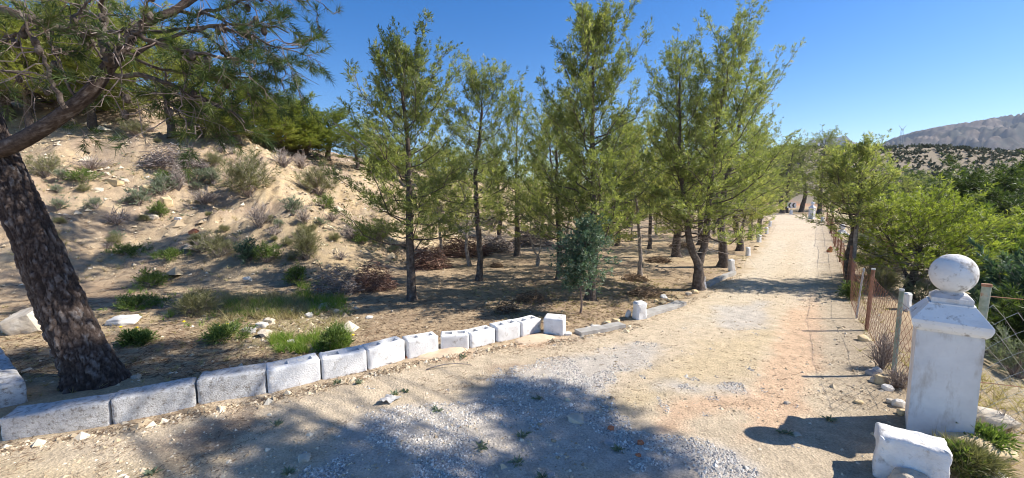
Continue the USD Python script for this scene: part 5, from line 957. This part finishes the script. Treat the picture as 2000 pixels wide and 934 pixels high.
# ------------------------------------------------------------------ chevron sign
g = stand(1545, 419); sgn = thing('chevron_sign', 'white chevron road sign with two dark arrows pointing left at the bend', 'road sign', g, 0.15)
s = g[1] / FPX; bw, bh, bz = 19.5 * s, 10.5 * s, 13 * s
obj('sign_board', trimesh.creation.box((bw, 0.03, bh), transform=trimesh.transformations.translation_matrix((0, 0, bz + bh / 2))), 'plaster', sgn)
for q in range(2):
    ox = -bw * 0.42 + q * bw * 0.45; tp, wd = bh * 0.42, bw * 0.13
    pg = shapely.Polygon([(ox, 0), (ox + tp * 0.75, tp), (ox + tp * 0.75 + wd * 1.3, tp), (ox + wd * 1.3, 0), (ox + tp * 0.75 + wd * 1.3, -tp), (ox + tp * 0.75, -tp)])
    m = trimesh.creation.extrude_polygon(pg, 0.008, engine='earcut'); v = np.array(m.vertices); v = np.stack([v[:, 0], -0.017 - v[:, 2], v[:, 1] + bz + bh / 2], 1); obj('chevron', (v, m.faces[:, ::-1]), 'black_paint', sgn)
obj('sign_post', tube([(0, 0.05, 0), (0, 0.05, bz + bh * 0.8)], 0.04, 8), 'steel', sgn, smooth=40); obj('concrete_foot', post_mesh(0.24, 0.2, 0.42, 61), 'white_block', sgn, smooth=35)

# ------------------------------------------------------------------ brick wall below the track, blue tank, pylon
g = at_depth(1670, 455, 22); BW = thing('brick_wall', 'low terracotta brick garden wall with an end pier beyond the fence', 'garden wall', (g[0], g[1], g[2] - 0.5), 0.1)
L = 0.75; rng = np.random.default_rng(3)
obj('wall_core', trimesh.creation.box((L, 0.18, 0.9), transform=trimesh.transformations.translation_matrix((L / 2, 0, 0.4))), 'red_earth', BW)
for row in range(6):
    for k in range(4):
        w = L / 4; x = k * w + (w / 2 if row % 2 else 0)
        if x + w <= L + 0.01: obj('brick', trimesh.creation.box((w - 0.02, 0.215, 0.125), transform=trimesh.transformations.translation_matrix((x + w / 2, 0, 0.08 + row * 0.145))), 'brick', BW)
obj('pier', soften(square_frustum([(0.15, -0.3), (0.15, 0.98), (0.17, 1.0), (0.17, 1.06)]), 0, 0.01, 5), 'brick', BW.GetPrim() if hasattr(BW, 'GetPrim') else BW)
stage.GetPrimAtPath(str(BW.GetPath()) + '/pier'); UsdGeom.Xformable(stage.GetPrimAtPath(str(BW.GetPath()) + '/pier')).AddTranslateOp().Set(Gf.Vec3d(L + 0.1, 0, 0))
a, c = at_depth(1700, 455, 21), at_depth(1775, 492, 15.5); n = 20; s = np.linspace(0, 1, n)
mb = MB()
top = a + (c - a) * s[:, None]; top[:, 2] += 0.06 * (noise(np.stack([s * 14, 0 * s, 0 * s], 1), 3) - 0.5); low = top - [0, 0, 1.0]; back = np.array([0.25, 0.18, 0])
v = np.vstack([top, low, low + back, top + back]); f = []
for q in range(n - 1):
    for r in range(4): u0, u1 = r * n + q, ((r + 1) % 4) * n + q; f += [(u0, u1, u1 + 1), (u0, u1 + 1, u0 + 1)]
f += [(0, 3 * n, 2 * n), (0, 2 * n, n), (n - 1, 2 * n - 1, 3 * n - 1), (n - 1, 3 * n - 1, 4 * n - 1)]
obj('earth_wall', (v - 0, np.array(f)), 'red_earth', smooth=30, label='long dark red retaining wall sloping down behind the bent trunk', cat='retaining wall')
g = at_depth(1676, 444, 23); t = thing('water_tank', 'small pale blue tank behind the brick wall', 'tank', (g[0], g[1], g[2] - 0.4)); m = trimesh.creation.cylinder(0.13, 0.8, sections=24); m.apply_translation((0, 0, 0.4)); obj('tank_body', m, 'blue_plastic', t, smooth=40); m = trimesh.creation.cylinder(0.08, 0.05, sections=20); m.apply_translation((0, 0, 0.822)); obj('lid', m, 'steel', t, smooth=40)
# pylon on the skyline
D2 = 420.0; g = at_depth(1760, 278, D2); tp = at_depth(1760, 244, D2); hgt = tp[2] - g[2]; PY = thing('power_pylon', 'slender lattice power pylon on the skyline left of the mountain', 'pylon', g)
mb = MB(); w0, w1 = hgt * 0.085, hgt * 0.03
for sxx in (-1, 1):
    for syy in (-1, 1): mb.add(*tube([(sxx * w0, syy * w0, -6), (sxx * w1, syy * w1, hgt * 0.8)], 0.13, 4))
for q in range(9):
    z0, z1 = q / 9 * hgt * 0.8, (q + 1) / 9 * hgt * 0.8; k0, k1 = w0 + (w1 - w0) * q / 9, w0 + (w1 - w0) * (q + 1) / 9; mb.add(*tube([(-k0, -k0, z0), (k1, -k1, z1)], 0.08, 3)); mb.add(*tube([(k0, k0, z0), (-k1, k1, z1)], 0.08, 3))
obj('tower', mb.out(), 'steel', PY)
for sxx in (-1, 1): obj('cross_arm', tube([(sxx * w1, 0, hgt * 0.72), (sxx * hgt * 0.22, 0, hgt * 0.98)], [0.2, 0.1], 4), 'steel', PY)
obj('top_beam', tube([(-hgt * 0.2, 0, hgt * 0.9), (hgt * 0.2, 0, hgt * 0.9)], 0.1, 4), 'steel', PY)

# ------------------------------------------------------------------ litter of people, sticks, flowers
p = hit(760, 788); rng = np.random.default_rng(4); n = 14; gx, gy = np.meshgrid(np.linspace(-1, 1, n), np.linspace(-1, 1, n)); qq = np.stack([gx, gy, 0 * gx], -1); zz = 0.05 * fbm(qq * 2.2 + 3, 3, 8) * (1 - 0.4 * np.abs(gx)); ii = np.arange(n - 1)[:, None] * n; jj = np.arange(n - 1)[None]; qd = np.stack([ii + jj, ii + jj + 1, ii + n + jj + 1, ii + n + jj], -1).reshape(-1, 4)
wob = 1 + 0.25 * (noise(qq * 1.5 + 1, 2) - 0.5); obj('plastic_scrap', (np.stack([p[0] + gx * 0.065 * wob + 0.03 * gy, p[1] + gy * 0.06 * wob, p[2] + zz * 1.5 + 0.002], -1).reshape(-1, 3), qd), 'plastic_sheet', smooth=True, label='crumpled grey plastic scrap on the bare earth before the blocks', cat='plastic scrap')
for q, (a, c, lab) in enumerate([((832, 727), (922, 718), 'thin straight stick lying before the white blocks'), ((435, 640), (482, 620), 'bleached branching stick in the weeds behind the blocks'), ((445, 608), (478, 632), 'second bleached stick crossing in the weeds')]):
    A3, B3 = hit(*a), hit(*c); md = (A3 + B3) / 2 + [0, 0.02, 0.03]; t = thing('stick', lab, 'stick', A3, group='sticks'); obj('stick_body', tube(spline(np.array([A3, md, B3]) - A3 + [0, 0, 0.008], 9), np.linspace(0.007, 0.003, 9), 6), 'pale_bark', t, smooth=60)
for q, (px, py, lab) in enumerate([(237, 654, 'yellow wildflower nearest the leaning trunk'), (269, 656, 'yellow wildflower right of the one by the trunk'), (428, 652, 'yellow wildflower in the feathery weed'), (690, 668, 'yellow wildflower behind the sixth block'), (446, 650, 'second yellow wildflower in the feathery weed'), (360, 640, 'small yellow wildflower left of the feathery weed')]):
    p = hit(px, py); t = thing('yellow_flower', lab, 'flower', p, group='yellow wildflowers'); v, f, tt = brush(np.zeros((1, 3)) + [0, 0, 0.0], [[0.1, 0, 1.0]], 0.05, 6, 0.07, 0.006, 40, 15, np.random.default_rng(q)); obj('stem', (v, f), 'grass', t, attrs={'tint': tt}); m = trimesh.creation.icosphere(1, 1.0); obj('bloom', (m.vertices * [0.018, 0.018, 0.010] + [0, 0, 0.10], m.faces), 'yellow_petal', t, smooth=True)

# ------------------------------------------------------------------ the air
mat('haze', {'v': ('principled_volume', {'color': (0.72, 0.82, 1.0), 'density': 0.00006, 'anisotropy': 0.2})}, [], surface=None, volume='v.volume')
hz = trimesh.creation.box((11000, 11000, 860)); hz.apply_translation((0, 0, 860 / 2 - 60))
obj('haze', hz, 'haze', label='thin blue haze over the far land', kind='stuff')
